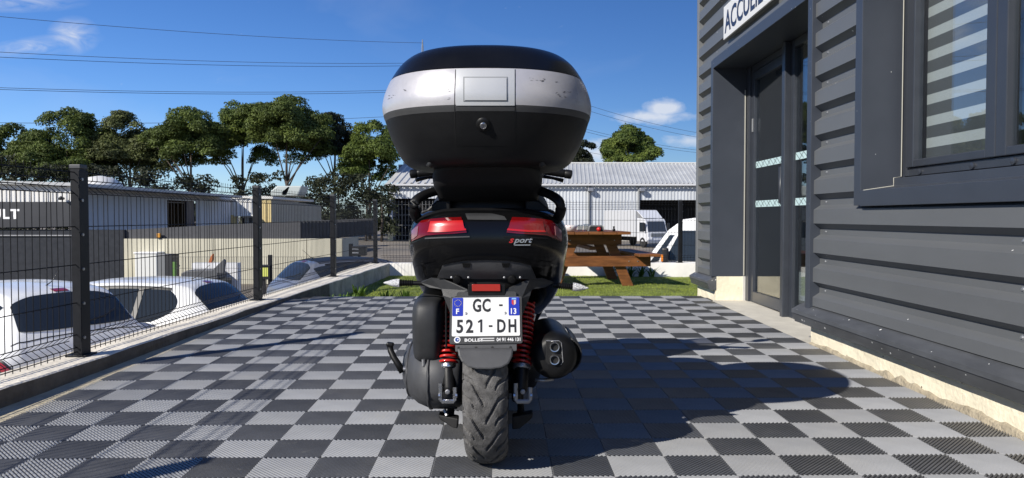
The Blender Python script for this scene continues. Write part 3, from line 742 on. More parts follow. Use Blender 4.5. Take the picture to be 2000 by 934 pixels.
# --- top box
bs = [(1.004, .17, 2.30, 2.62), (1.007, .225, 2.25, 2.68), (1.018, .252, 2.222, 2.70), (1.04, .272, 2.20, 2.71), (1.08, .292, 2.172, 2.725), (1.12, .307, 2.152, 2.73), (1.150, .316, 2.14, 2.737),
      (1.168, .322, 2.133, 2.74), (1.195, .3255, 2.13, 2.742), (1.225, .321, 2.134, 2.742), (1.25, .313, 2.141, 2.738), (1.273, .303, 2.151, 2.732), (1.30, .288, 2.168, 2.72), (1.322, .272, 2.184, 2.70),
      (1.340, .253, 2.203, 2.68), (1.352, .233, 2.222, 2.66), (1.360, .205, 2.25, 2.63), (1.3655, .165, 2.295, 2.58), (1.3680, .10, 2.36, 2.52), (1.3690, .03, 2.42, 2.47)]
bs = [(z, h * 1.025, a, b + .09) for z, h, a, b in bs]; bsf = crom(bs, 4); BXN = 2.4; bsurf = Surf(bs, BXN)
def band(z0, z1): return [r for r in bsf if z0 - 1e-6 <= r[0] <= z1 + 1e-6]
tb = MB().grid(hloft(band(1.0, 1.150), BXN), True, True, True).build('top_box', m_box, SC, off=SO, smooth=True, angle=60)
MB().grid(hloft(band(1.150, 1.168), BXN), True).build('rim_band', m_boxg, tb, off=SO, smooth=True)
MB().grid(hloft(band(1.168, 1.273), BXN), True).build('silver_band', m_sil, tb, off=SO, smooth=True)
lid = [list(r) for r in band(1.273, 1.4)]
lid = [(lid[0][0] - .001, lid[0][1] - .006, lid[0][2] + .006, lid[0][3] - .006), (lid[0][0] + .0005, lid[0][1] - .006, lid[0][2] + .006, lid[0][3] - .006), (lid[0][0] + .002, lid[0][1] - .001, lid[0][2] + .001, lid[0][3])] + [tuple(r) for r in lid[1:]]
MB().grid(hloft(lid, BXN), True, True, True).build('lid', m_lid, tb, off=SO, smooth=True, angle=50)
def hl(y, a, b, n=6): return [(a + (b - a) * k / n, y) for k in range(n + 1)]
bsurf.patch(hl(136, 891, 1005), hl(206, 891, 1005), .0022, .004).build('latch_panel', m_sil2, tb, off=SO, smooth=True, angle=30)
bsurf.patch(hl(151, 905, 991), hl(198, 905, 991), .0036, .003).build('latch_recess', PM('latch edge', (0.24, 0.25, 0.26), .5), tb, off=SO, smooth=True, angle=30)
bsurf.patch(hl(154, 908, 989), hl(196, 908, 989), .0056, .004).build('latch_handle', m_sil2, tb, off=SO, smooth=True, angle=30)
for x in (890, 1006): bsurf.patch([(x - .8, 136), (x + .8, 136)], [(x - .8, 290), (x + .8, 290)], .0008, .002, 2, 24).build('seam', m_blk, tb, off=SO)
bsurf.patch(hl(217, 891, 1005), hl(285, 891, 1005), .0012, .003).build('latch_plate', m_box, tb, off=SO, smooth=True, angle=30)
kx, kz = bsurf.px(944, 243); kp = Vector((kx, bsurf.y(kx, kz), kz)); kn = bsurf.nrm(kx, kz)
lk = MB().lathe(kp, kn, [(-.004, .021), (.003, .021), (.007, .017), (.008, .009)], 28).build('lock', m_bm, tb, off=SO, smooth=True, angle=40)
MB().lathe(kp + kn * .004, kn, [(0, .0095), (.009, .0095), (.010, .008), (.0095, .0075)], 20).build('lock_barrel', m_steel, tb, off=SO, smooth=True, angle=40)
MB().obox(kp + kn * .0142, (.0018, .0012, .007)).build('key_slot', m_blk, tb, off=SO)
ex, ez = bsurf.px(951, 95); MB().obox((SXC + .002, 2.305, 1.3680), (.040, .03, .004), (.28, 0, 0)).build('emblem', m_sil, tb, off=SO, bevel=.002)
# scuffs on the silver band
m_scr = PM('scuff', (0.05, 0.05, 0.055), .8)
sr = random.Random(4); scf = MB()
for (cx, cy, n, sx, sy) in ((1040, 155, 4, 10, 3), (1063, 157, 5, 9, 3), (1098, 186, 7, 14, 5), (1115, 183, 6, 14, 4), (877, 176, 5, 3, 5), (877, 190, 2, 1, 5), (793, 177, 2, 3, 2), (765, 190, 4, 5, 4), (1085, 162, 2, 2, 2)):
    for _ in range(n):
        x, y = cx + sr.uniform(-sx, sx), cy + sr.uniform(-sy, sy); a = sr.uniform(-.5, .2); L = sr.uniform(1.0, 4.0); wd = sr.uniform(.25, .7); pts = []
        for du, dv in ((-L, 0), (0, -wd), (L, 0), (0, wd)):
            q = bsurf.px(x + du * math.cos(a) - dv * math.sin(a), y + du * math.sin(a) + dv * math.cos(a)); pts.append(Vector((q[0], bsurf.y(*q), q[1])) + bsurf.nrm(*q) * .0008)
        scf.add(pts, [(0, 1, 2, 3)])
tag(scf.build('scuff_marks', m_scr, tb, off=SO, fix=False), kind='stuff')
# carrier under the box
car_s = crom([(.905, .165, 2.46, 2.70), (.935, .172, 2.40, 2.70), (.955, .176, 2.36, 2.70), (.978, .178, 2.338, 2.70), (1.0, .172, 2.315, 2.70), (1.012, .160, 2.31, 2.70)], 3)
MB().grid(hloft(car_s, 4), True, True, True).build('luggage_carrier', m_blk, SC, off=SO, smooth=True, angle=50)
arc = [S(px, py, 2.29) for px, py in ((838, 326), (842, 316), (853, 307), (872, 302), (910, 300), (950, 299.5), (991, 300), (1028, 302), (1047, 307), (1056, 316), (1060, 326))]
MB().tube(arc, .010, 8, sx=1.8).build('carrier_rim', m_gp2, SC, off=SO, smooth=True)
for px in (921, 975): MB().lathe(S(px, 338, 2.338), (0, -1, 0), [(0, .006), (.004, .006), (.005, .003)], 10).build('bolt', m_steel, SC, off=SO)
# --- seat and rear hump
seat = crom([(.80, .19, 2.50, 3.35), (.84, .216, 2.49, 3.36), (.875, .218, 2.49, 3.36), (.91, .208, 2.50, 3.35), (.935, .19, 2.52, 3.34), (.952, .155, 2.57, 3.30), (.958, .08, 2.68, 3.22)], 3)
MB().grid(hloft(seat, 3.0), True, True, True).build('seat', m_seat, SC, off=SO, smooth=True, angle=60)
# --- grab rail
gl_ = [(822, 434, 2.47), (812, 421, 2.44), (808, 407, 2.42), (811, 394, 2.42), (823, 384, 2.44), (842, 376, 2.47), (868, 369, 2.50), (888, 362, 2.53), (915, 357, 2.55), (950, 355.5, 2.56)]
pts = [S(*p) for p in gl_] + [Vector((2 * SXC - S(*p).x, S(*p).y, S(*p).z)) for p in gl_[-2::-1]]
pp = crom([tuple(p) for p in pts], 4)
MB().tube([tuple(p) for p in pp], .0150, 12, sx=1.2).build('grab_rail', m_bm, SC, off=SO, smooth=True)
for sg_ in (-1, 1):
    web = [(884, 358), (866, 364), (842, 371), (822, 380), (817, 388), (826, 391), (836, 384), (850, 382), (862, 386), (880, 392), (892, 380)]
    pw_ = [S(px, py, 2.475) for px, py in web]
    if sg_ > 0: pw_ = [Vector((2 * SXC - p.x, p.y, p.z)) for p in pw_]
    MB().prism([tuple(p) for p in pw_], (0, .05, .012)).build('rail_web', m_bm, SC, off=SO, bevel=.006)
    low = [(822, 412), (834, 408), (852, 392), (880, 388), (880, 440), (822, 440)]
    pw_ = [S(px, py, 2.49) for px, py in low]
    if sg_ > 0: pw_ = [Vector((2 * SXC - p.x, p.y, p.z)) for p in pw_]
    MB().prism([tuple(p) for p in pw_], (0, .06, 0)).build('seat_flank', m_bm, SC, off=SO, bevel=.006)
# --- tail fairing
fs = [(.48, .19, 2.86, 3.1), (.52, .215, 2.72, 3.1), (.56, .234, 2.60, 3.1), (.60, .246, 2.51, 3.05), (.635, .252, 2.45, 2.98), (.655, .2555, 2.42, 2.98), (.68, 0.2586, 2.395, 2.98), (.70, 0.2607, 2.375, 2.98), (.73, 0.2655, 2.36, 2.98),
      (.765, 0.2703, 2.352, 2.98), (.80, 0.2676, 2.352, 2.98), (.83, 0.2581, 2.358, 2.98), (.855, 0.2421, 2.372, 2.98), (.869, 0.2262, 2.392, 2.98), (.876, 0.2082, 2.415, 2.98), (.879, 0.1805, 2.45, 2.98)]
fsf = crom(fs, 4); FN = 3.4; tsurf = Surf(fs, FN)
fair = MB().grid(hloft([r for r in fsf], FN, 96), True, True, True).build('tail_fairing', m_bp, SC, off=SO, smooth=True, angle=60)
# lamps
m_lens = bpy.data.materials.new('red lens'); m_lens.use_nodes = True
q = m_lens.node_tree.nodes['Principled BSDF']; q.inputs['Base Color'].default_value = (0.13, 0.003, 0.004, 1); q.inputs['Roughness'].default_value = 0.05
q.inputs['Coat Weight'].default_value = 1.0; q.inputs['Coat Roughness'].default_value = 0.03; q.inputs['IOR'].default_value = 1.5; q.inputs['Subsurface Weight'].default_value = 0.0
m_lensb = PM('bright red reflector', (0.48, 0.008, 0.008), 0.25, coat=.6)
m_lensd2 = PM('red reflector', (0.19, 0.005, 0.006), 0.2, coat=.6)
m_lensd = PM('deep red lens', (0.10, 0.004, 0.006), 0.12, coat=1.0)
m_clear = PM('clear lens', (0.30, 0.13, 0.13), 0.10, metal=0.3, coat=1.0)
Lu = [(808, 453), (814, 445), (826, 433), (846, 429.5), (875, 427), (901, 426)]; Ll = [(807, 472), (815, 468), (834, 460), (858, 458), (888, 457), (912, 455)]
def lamp(up, lo, side):
    M_ = (lambda l: l) if side < 0 else mir
    o = tsurf.patch(M_([(805, 450), (812, 441), (826, 429), (846, 425), (875, 422.5), (905, 421.5)]), M_([(804.5, 476), (815, 472), (834, 465), (858, 463), (888, 462), (918, 460)]), .002, .008, 36, 8).build('tail_light', m_bp, SC, off=SO, smooth=True, angle=30)
    tsurf.patch(M_(up), M_(lo), .0065, .006, 36, 8).build('lens', m_lens, o, off=SO, smooth=True, angle=30)
    tsurf.patch(M_([(843, 435), (870, 434), (904, 433)]), M_([(839, 453), (870, 452.5), (908, 449.5)]), .0085, .004, 20, 6).build('reflector', m_lensd2 if side > 0 else m_lensb, o, off=SO, smooth=True, angle=30)
    tsurf.patch(M_([(840, 451.5), (870, 451), (910, 447.5)]), M_([(838, 455), (870, 454.5), (911, 451)]), .0105, .004, 20, 3).build('light_bar', m_lensb, o, off=SO, smooth=True, angle=30)
    tsurf.patch(M_([(808.5, 452), (815, 446), (821, 443)]), M_([(808, 468), (813, 466), (819, 460)]), .0085, .004, 10, 5).build('side_lens', m_clear, o, off=SO, smooth=True, angle=30)
    tsurf.patch(M_([(832, 464.5), (858, 463), (888, 462), (917, 461)]), M_([(832, 467), (858, 465.5), (888, 464.5), (918, 463.5)]), .006, .006, 20, 2).build('chrome_lip', m_gp if side < 0 else m_bm, o, off=SO, smooth=True)
lamp(Lu, Ll, -1); lamp(Lu, Ll, 1)
# crease lip above the lamps, centre badge strip, lower grip panel
tsurf.patch([(815, 432), (838, 420), (868, 413.5), (900, 411.5)] + [(2 * CP - x, y) for x, y in ((900, 411.5), (868, 413.5), (838, 420), (815, 432))], [(814, 436), (838, 424.5), (868, 417.5), (900, 415.5)] + [(2 * CP - x, y) for x, y in ((900, 415.5), (868, 417.5), (838, 424.5), (814, 436))], .009, .012, 48, 2).build('lip', m_bm, SC, off=SO, smooth=True, angle=40)
tsurf.patch([(909, 419), (930, 418.5), (960, 419), (985, 424)], [(914, 430), (930, 430.5), (960, 430.5), (990, 431)], .004, .006).build('badge_strip', m_gp2, SC, off=SO, smooth=True, angle=30)
tsurf.patch([(868, 512), (885, 507), (912, 503), (950, 502), (988, 503), (1015, 507), (1034, 513)], [(857, 536), (880, 537), (912, 537.5), (950, 538), (988, 538), (1020, 538), (1045, 538)], .016, .024, 40, 8).build('grip_panel', m_gp, SC, off=SO, smooth=True, angle=30)
tsurf.patch([(866, 510), (885, 504.5), (912, 500.5), (950, 499.5), (988, 500.5), (1015, 504.5), (1036, 511)], [(867, 512), (885, 507), (912, 503), (950, 502), (988, 503), (1015, 507), (1035, 513)], .020, .03, 40, 2).build('grip_lip', m_bp, SC, off=SO, smooth=True, angle=30)
for x in (912, 988): tsurf.patch([(x - 8, 509), (x + 8, 509)], [(x - 6, 517), (x + 6, 517)], .0185, .01, 6, 3).build('grip_recess', m_bm, SC, off=SO)
# flank creases
for sgn in (-1, 1):
    M_ = (lambda l: l) if sgn < 0 else mir
    tsurf.patch(M_([(812, 519), (824, 512), (850, 507)]), M_([(812, 522), (824, 514.5), (850, 508.5)]), .004, .006, 16, 2).build('crease', m_bp, SC, off=SO, smooth=True)
# 'sport' script
tx, tz = tsurf.px(993, 474); ty = tsurf.y(tx, tz); t2x, t2z = tsurf.px(1040, 474); U_ = Vector((t2x - tx, tsurf.y(t2x, t2z) - ty, 0)).normalized()
nn = tsurf.nrm((tx + t2x) / 2, tz); Vv = Vector((0, 0, 1)); org = Vector((tx, ty, tz)) + nn * .008
text('sport_script', 's', .027, org, U_, Vv, PM('script red', (0.45, 0.02, 0.02), .3), SC, off=SO, sx=1.25, shear=.35, bold=.0006)
text('sport_script', 'port', .024, org + U_ * .0165, U_, Vv, PM('script chrome', (0.6, 0.6, 0.6), .25, metal=.9), SC, off=SO, sx=1.25, shear=.35, bold=.0006)
MB().add([org + U_ * .016 + Vv * -.009, org + U_ * .067 + Vv * -.009, org + U_ * .069 + Vv * -.006, org + U_ * .020 + Vv * -.006], [(0, 1, 2, 3)]).build('script_bar', MATS['script chrome'], SC, off=SO)
sb_ = crom([(.44, .17, 2.72, 3.55), (.56, .20, 2.66, 3.62), (.68, .225, 2.6, 3.6), (.80, .215, 2.6, 3.5), (.86, .19, 2.6, 3.4)], 3)
MB().grid(hloft(sb_, 3.0), True, True, True).build('side_body', m_bp, SC, off=SO, smooth=True, angle=60)
# --- under-tail: inner black mass, bracket, reflector
und = crom([(.40, .085, 2.62, 3.0), (.48, .10, 2.55, 3.1), (.56, .13, 2.46, 3.2), (.62, .17, 2.415, 3.2), (.66, .20, 2.405, 3.2), (.68, .205, 2.40, 3.2)], 3)
MB().grid(hloft(und, 3.0), True, True, True).build('under_tail', m_blk, SC, off=SO, smooth=True, angle=60)
for px in (893, 1000):
    MB().lathe(S(px, 545, 2.392), (0, -1, -.3), [(-.006, .014), (.004, .014), (.009, .011), (.011, .004)], 16).build('plug', m_bm, SC, off=SO, smooth=True, angle=40)
for px in (882, 915, 985, 1016): MB().lathe(S(px, 542, 2.392), (0, -1, 0), [(-.004, .0035), (.004, .0035), (.005, .001)], 8).build('rivet', m_alu, SC, off=SO)
br = MB()
for sg_ in (-1, 1):
    X = lambda px: px if sg_ < 0 else 2 * CP - px
    pl_ = [S(X(818), 552, 2.47), S(X(842), 543, 2.43), S(X(866), 545, 2.41), S(X(886), 553, 2.40), S(X(914), 566, 2.385), S(X(914), 578, 2.385), S(X(884), 584, 2.39), S(X(882), 620, 2.40), S(X(866), 578, 2.41), S(X(862), 566, 2.42), S(X(838), 562, 2.44)]
    top_f = [p for p in pl_]; b = MB()
    b.prism([tuple(p) for p in top_f], (0, .02, 0)).build('plate_bracket', m_gp2, SC, off=SO, bevel=.003)
MB().prism([tuple(S(px, py, 2.378)) for px, py in ((914, 556), (987, 556), (987, 580), (914, 580))], (0, .02, 0)).build('bracket_centre', m_bm, SC, off=SO, bevel=.002)
MB().prism([tuple(S(px, py, 2.372)) for px, py in ((921.5, 555.5), (977, 555.5), (977.5, 569), (922, 569))], (0, .007, 0)).build('reflector', PM('reflector red', (0.36, 0.02, 0.012), .3, coat=.6), SC, off=SO, bevel=.0015)
# --- number plate (leans: top away from the viewer)
pu = Vector((1, 0, .012)).normalized(); tilt = math.radians(24); pv = Vector((-.012, math.sin(tilt), math.cos(tilt))).normalized(); pn = pu.cross(pv)
pc = S(949, 618.5, 2.348)
def PL(u, v, d=0): return pc + pu * u + pv * v + pn * d
def slab(u0, u1, v0, v1, d0, d1, r=.006):
    poly = []
    for (cu, cv, a0) in ((u1 - r, v1 - r, 0), (u0 + r, v1 - r, 90), (u0 + r, v0 + r, 180), (u1 - r, v0 + r, 270)):
        for k in range(4): a = math.radians(a0 + 30 * k); poly.append((cu + r * math.cos(a), cv + r * math.sin(a)))
    return MB().prism([tuple(PL(u, v, d0)) for u, v in poly], tuple(pn * (d1 - d0)))
hold = slab(-.112, .112, -.086, .066, -.010, -.001).build('plate_holder', m_gp2, SC, off=SO)
slab(-.092, .095, .060, .082, -.012, -.002, .008).build('holder_tab', m_gp2, hold, off=SO)
plate = slab(-.105, .105, -.0625, .062, -.001, .0012, .004).build('number_plate', PM('plate white', (0.72, 0.72, 0.70), .35), SC, off=SO)
m_eu = PM('plate blue', (0.012, 0.03, 0.36), .35); m_pk = PM('plate black', (0.015, 0.015, 0.016), .4); m_pw = PM('plate print white', (0.75, 0.75, 0.75), .4)
slab(-.1045, -.071, .002, .0615, .0013, .0018, .003).build('euro_band', m_eu, plate, off=SO); slab(.071, .1045, .002, .0615, .0013, .0018, .003).build('department_band', m_eu, plate, off=SO)
def ptext(s, size, u, v, mat, sx=.8, bold=.0012, sp=1.0, par=plate, d=.0024): return text('lettering', s, size, PL(u, v, d), pu, pv, mat, par, off=SO, sx=sx, bold=bold, spacing=sp)
for ch_s, u_, v_ in (('G', -.042, .0165), ('C', -.012, .0165), ('5', -.092, -.0505), ('2', -.062, -.0505), ('D', .033, -.0505), ('H', .068, -.0505)): ptext(ch_s, .0575, u_, v_, m_pk, .66 if ch_s in 'GCDH' else .80, .0016)
for u_, v_ in ((.041, .033), (.009, -.034)): MB().add([PL(u_, v_, .0024), PL(u_ + .011, v_, .0024), PL(u_ + .011, v_ + .0055, .0024), PL(u_, v_ + .0055, .0024)], [(0, 1, 2, 3)]).build('lettering', m_pk, plate, off=SO, fix=False)
MB().add([PL(u_ - .003, v_, .0024) for u_, v_ in ((-.0145, -.0505), (-.0085, -.0505), (-.0085, -.0095), (-.0135, -.0095), (-.0225, -.0165), (-.0205, -.0210), (-.0145, -.0165))], [(0, 1, 2, 6), (2, 3, 4, 5, 6)]).build('lettering', m_pk, plate, off=SO, fix=False)
ptext('F', .024, -.094, .009, m_pw, .95, .0006, d=.0028); ptext('13', .026, .074, .007, m_pw, .85, .0005, d=.0028)
stars = MB()
for k in range(12):
    a = k * math.pi / 6; c = PL(-.0875 + .0105 * math.cos(a), .044 + .0105 * math.sin(a), .0024)
    stars.add([c + pu * .0016, c + pv * .0016, c - pu * .0016, c - pv * .0016], [(0, 1, 2, 3)])
stars.build('star_ring', PM('star yellow', (0.45, 0.38, 0.10), .4), plate, off=SO, fix=False)
MB().add([PL(.081, .052, .0026), PL(.081, .040, .0026), PL(.0865, .035, .0026), PL(.0865, .052, .0026)], [(0, 1, 2, 3)]).build('crest', PM('crest red', (0.5, 0.03, 0.03), .4), plate, off=SO, fix=False)
MB().add([PL(.0875, .052, .0026), PL(.0875, .035, .0026), PL(.094, .040, .0026), PL(.094, .052, .0026)], [(0, 1, 2, 3)]).build('crest', PM('crest pale', (0.6, 0.45, 0.4), .4), plate, off=SO, fix=False)
MB().add([PL(.080, .054, .0026), PL(.096, .054, .0026), PL(.094, .059, .0026), PL(.082, .059, .0026)], [(0, 1, 2, 3)]).build('crest', PM('crest sky', (0.2, 0.4, 0.7), .4), plate, off=SO, fix=False)
for u, v in ((-.062, .010), (.060, .010)):
    MB().lathe(PL(u, v, .001), pn, [(0, .0045), (.0012, .0045), (.0016, .003)], 12).build('screw', m_alu, plate, off=SO)
ptext('BOLLEY', .0135, -.066, -.079, m_pw, 1.25, .0003, par=hold, d=.0006)
MB().lathe(PL(-.088, -.073, -.0008), pn, [(0, .010), (.0008, .010), (.0009, .0095)], 20).build('logo_disc', m_pw, hold, off=SO); MB().lathe(PL(-.088, -.073, 0), pn, [(0, .0065), (.0009, .0065), (.001, .006)], 20).build('logo_eye', PM('logo blue', (.02, .06, .25), .4), hold, off=SO)
MB().lathe(PL(-.086, -.073, .001), pn, [(0, .0022), (.0004, .0022)], 10).build('logo_dot', m_pw, hold, off=SO)
for v in (-.0715, -.0785): MB().add([PL(-.020, v, .0006), PL(.026, v, .0006), PL(.026, v + .0035, .0006), PL(-.020, v + .0035, .0006)], [(0, 1, 2, 3)]).build('small_print', PM('print grey', (.5, .5, .5), .5), hold, off=SO, fix=False)
ptext('04 91 446 131', .0150, .033, -.079, m_pw, .86, .0003, par=hold, d=.0006)
# bracket strip with holes, mud flap
slab(-.094, .094, -.108, -.084, -.016, -.006, .004).build('holder_foot', m_gp, SC, off=SO)
for u in (-.084, -.030, .020, .076): MB().lathe(PL(u, -.097, -.0065), pn, [(0, .0042), (.0009, .0042)], 10).build('hole', m_blk, hold, off=SO)
mfp = [(893, 681), (1003, 681), (1001, 697), (994, 711), (980, 719), (960, 722), (932, 722), (914, 718), (901, 707), (895, 695)]
MB().prism([tuple(S(px, py, 2.258 + (722 - py) * .0006)) for px, py in mfp], (0, .016, .0)).build('mud_flap', m_gp, SC, off=SO, bevel=.006, smooth=False)
# --- turn signals
m_ind = PM('indicator lens', (0.78, 0.78, 0.78), 0.15, metal=0.0, coat=1.0, vary=.25, vscale=220, bump=1.0, bscale=260)
for sgn, root_px, tip_px, y0, y1 in ((-1, 830, 749, 553.5, 552.5), (1, 1080, 1150, 557, 563)):
    a, b_ = S(root_px, y0, 2.47), S(tip_px, y1, 2.47); d = (b_ - a).normalized(); L = (b_ - a).length; l0 = L - .052
    pf = [(0, .008), (.005, .008)]; nb = 7; s0 = .012 if sgn > 0 else .040
    for k in range(nb):
        t = s0 + (l0 - s0 - .004) * k / nb; dt = (l0 - s0 - .004) / nb; pf += [(t, .008), (t + dt * .3, .0115), (t + dt * .6, .0115), (t + dt * .85, .008)]
    pf += [(l0 - .003, .0125), (l0, .0128)]
    st_ = MB().lathe(a, d, pf, 16).build('turn_signal', m_bm, SC, off=SO, smooth=True, angle=50)
    MB().lathe(a, d, [(l0 - .001, .0135), (l0 + .010, .0135), (l0 + .022, .0115), (l0 + .036, .007), (l0 + .048, .003), (l0 + .052, .0008)], 14).build('lens', m_ind, st_, off=SO)
# --- rear wheel
WR, WW = .278, .071                                            # tyre radius, half width
wc = Vector((SXC - .004, SY, SZ + WR - .004))
nt_, nu_ = 900, 64; th = np.linspace(0, 2 * np.pi, nt_, endpoint=False); u = np.linspace(-1, 1, nu_)
TH, UU = np.meshgrid(th, u, indexing='ij')
xs = WW * np.sin(UU * 1.30) / math.sin(1.30); rr_ = WR - .078 * (1 - np.sqrt(np.clip(1 - (np.abs(UU) * .93) ** 2.3, 0, 1)))
pitch_ = 2 * np.pi / 15
def groove(phase, au0, au1, slope, wdt, side, knee=0.0):
    a = np.abs(UU); zig = np.where(a < .45, slope * a, slope * .45 + slope * knee * (a - .45))
    d = ((TH - phase - zig + pitch_ / 2) % pitch_) - pitch_ / 2
    return (np.abs(d) < wdt) & (a > au0) & (a < au1) & (np.sign(UU) == side)
gmask = np.zeros_like(TH, bool)
for sd_ in (-1, 1):
    ph = 0 if sd_ < 0 else pitch_ / 2
    gmask |= groove(ph, .04, .92, .62, .030, sd_, .25); gmask |= groove(ph + pitch_ * .45, .34, .95, .62, .024, sd_, .25); gmask |= groove(ph + pitch_ * .2, .62, .98, .62, .020, sd_, -.3)
rr2 = rr_ - np.where(gmask, .010, 0) + rng.normal(0, .00018, TH.shape)
V = np.stack([wc.x - SO[0] + xs, wc.y - SO[1] + rr2 * np.sin(TH), wc.z - SO[2] + rr2 * np.cos(TH)], -1).reshape(-1, 3)
ii, jj = np.meshgrid(np.arange(nt_), np.arange(nu_ - 1), indexing='ij'); a_ = ii * nu_ + jj; b2 = ((ii + 1) % nt_) * nu_ + jj
Fq = np.stack([a_, a_ + 1, b2 + 1, b2], -1).reshape(-1, 4)
m_tyre = PM('tyre rubber', (0.105, 0.102, 0.10), 0.85, vary=.45, vscale=40, bump=.5, bscale=350)
tyre = np_mesh('tyre', V, Fq, m_tyre, SC, smooth=False)
rim = MB(); rim.lathe(wc - Vector((.055, 0, 0)), (1, 0, 0), [(0, .205), (.004, .212), (.012, .200), (.055, .185), (.098, .200), (.106, .212), (.110, .205), (.106, .190), (.055, .175), (.004, .190), (0, .2)], 48)
rim = rim.build('rim', m_bm, tyre, off=SO, smooth=True, angle=40)
for k in range(5):
    a = k * 2 * math.pi / 5 + .3; MB().cyl(wc + Vector((0, .03 * math.sin(a), .03 * math.cos(a))), wc + Vector((0, .185 * math.sin(a), .185 * math.cos(a))), .024, .018, 10).build('spoke', m_bm, tyre, off=SO, smooth=True)
MB().cyl(wc - Vector((.10, 0, 0)), wc + Vector((.10, 0, 0)), .042, n=20).build('hub', m_bm, tyre, off=SO, smooth=True, angle=40)
# --- transmission, air box, engine mass
tr_ = thing('x', 'x', 'x') if False else None
cv = MB(); rows = []
for (x, cy, cz, ry, rz, n) in ((-.060, 2.78, .30, .32, .105, 2.6), (-.075, 2.76, .30, .335, .118, 2.6), (-.150, 2.75, .30, .335, .122, 2.5), (-.185, 2.76, .30, .31, .112, 2.4), (-.215, 2.78, .30, .27, .095, 2.3), (-.235, 2.80, .305, .215, .07, 2.2), (-.243, 2.82, .31, .13, .04, 2.0)):
    r = []
    for k in range(48):
        a = 2 * math.pi * k / 48; c, s_ = math.cos(a), math.sin(a); r.append((SXC + x * 1.24 - .006, cy + ry * math.copysign(abs(c) ** (2 / n), c), SZ + cz - .012 + rz * math.copysign(abs(s_) ** (2 / n), s_) * (1 + .12 * (-c))))
    rows.append(r)
MB().grid(rows, True, True, True).build('transmission_cover', m_gp, SC, off=SO, smooth=True, angle=60)
for ri in (2, 4):
    MB().tube([tuple(p) for p in rows[ri]] + [tuple(rows[ri][0])], .0045, 6).build('cover_rib', m_gp, SC, off=SO, smooth=True)
for k in range(5): MB().obox((SXC - .292 + .004 * abs(k - 2), 2.70 + .045 * k, SZ + .30), (.012, .012, .10), (0, .25, 0)).build('cooling_fin', m_gp2, SC, off=SO, bevel=.004)
MB().tube([S(862, 700, 2.46), S(852, 726, 2.45), S(858, 750, 2.44), S(868, 765, 2.43)], .005, 8).build('brake_hose', m_blk, SC, off=SO, smooth=True)
for dy, dz in ((-.26, .02), (-.1, .08), (.0, -.085)): MB().lathe((SXC - .275, 2.8 + dy, SZ + .29 + dz), (-1, 0, 0), [(-.02, .008), (.012, .008), (.013, .004)], 10).build('cover_bolt', m_alu, SC, off=SO)
ab = [(.455, .030, 2.46, 2.90), (.462, .046, 2.44, 2.92), (.50, .050, 2.425, 2.95), (.56, .0505, 2.415, 2.97), (.59, .050, 2.415, 2.97), (.615, .046, 2.425, 2.96), (.628, .036, 2.45, 2.94), (.632, .02, 2.5, 2.9)]
ab = [(z - .455 + .405, h, a, b) for z, h, a, b in ab]; ab = [(.383 + (z - .405) * 1.16, h * 1.16, a, b) for z, h, a, b in ab]
MB().grid(hloft(crom(ab, 3), 4.0, 48, SXC - .196), True, True, True).build('air_filter_box', m_gp2, SC, off=SO, smooth=True, angle=50)
MB().obox((SXC - .132, 2.425, SZ + .485), (.006, .02, .17)).build('filter_seam', m_bm, SC, off=SO, bevel=.002)
MB().lathe(S(827, 708, 2.44), (0, 0, -1), [(-.01, .006), (.012, .006), (.013, .003)], 8).build('filter_screw', m_alu, SC, off=SO)
eng = MB().obox((SXC, 2.95, SZ + .33), (.25, .42, .24)).build('engine_block', m_blk, SC, off=SO, bevel=.03)
MB().obox((SXC, 2.80, SZ + .47), (.19, .30, .18)).build('rear_frame', m_blk, SC, off=SO, bevel=.02)
for x, nm in ((-.090, 'swing_arm'), (.094, 'swing_arm')): MB().obox((SXC + x, 2.70, SZ + .255), (.032, .46, .09)).build(nm, m_blk, SC, off=SO, bevel=.012)
MB().prism([tuple(S(px, py, 2.50)) for px, py in ((838, 778), (866, 778), (893, 790), (893, 800), (838, 799))], (0, .10, 0)).build('stand_mount', m_bm, SC, off=SO, bevel=.004)
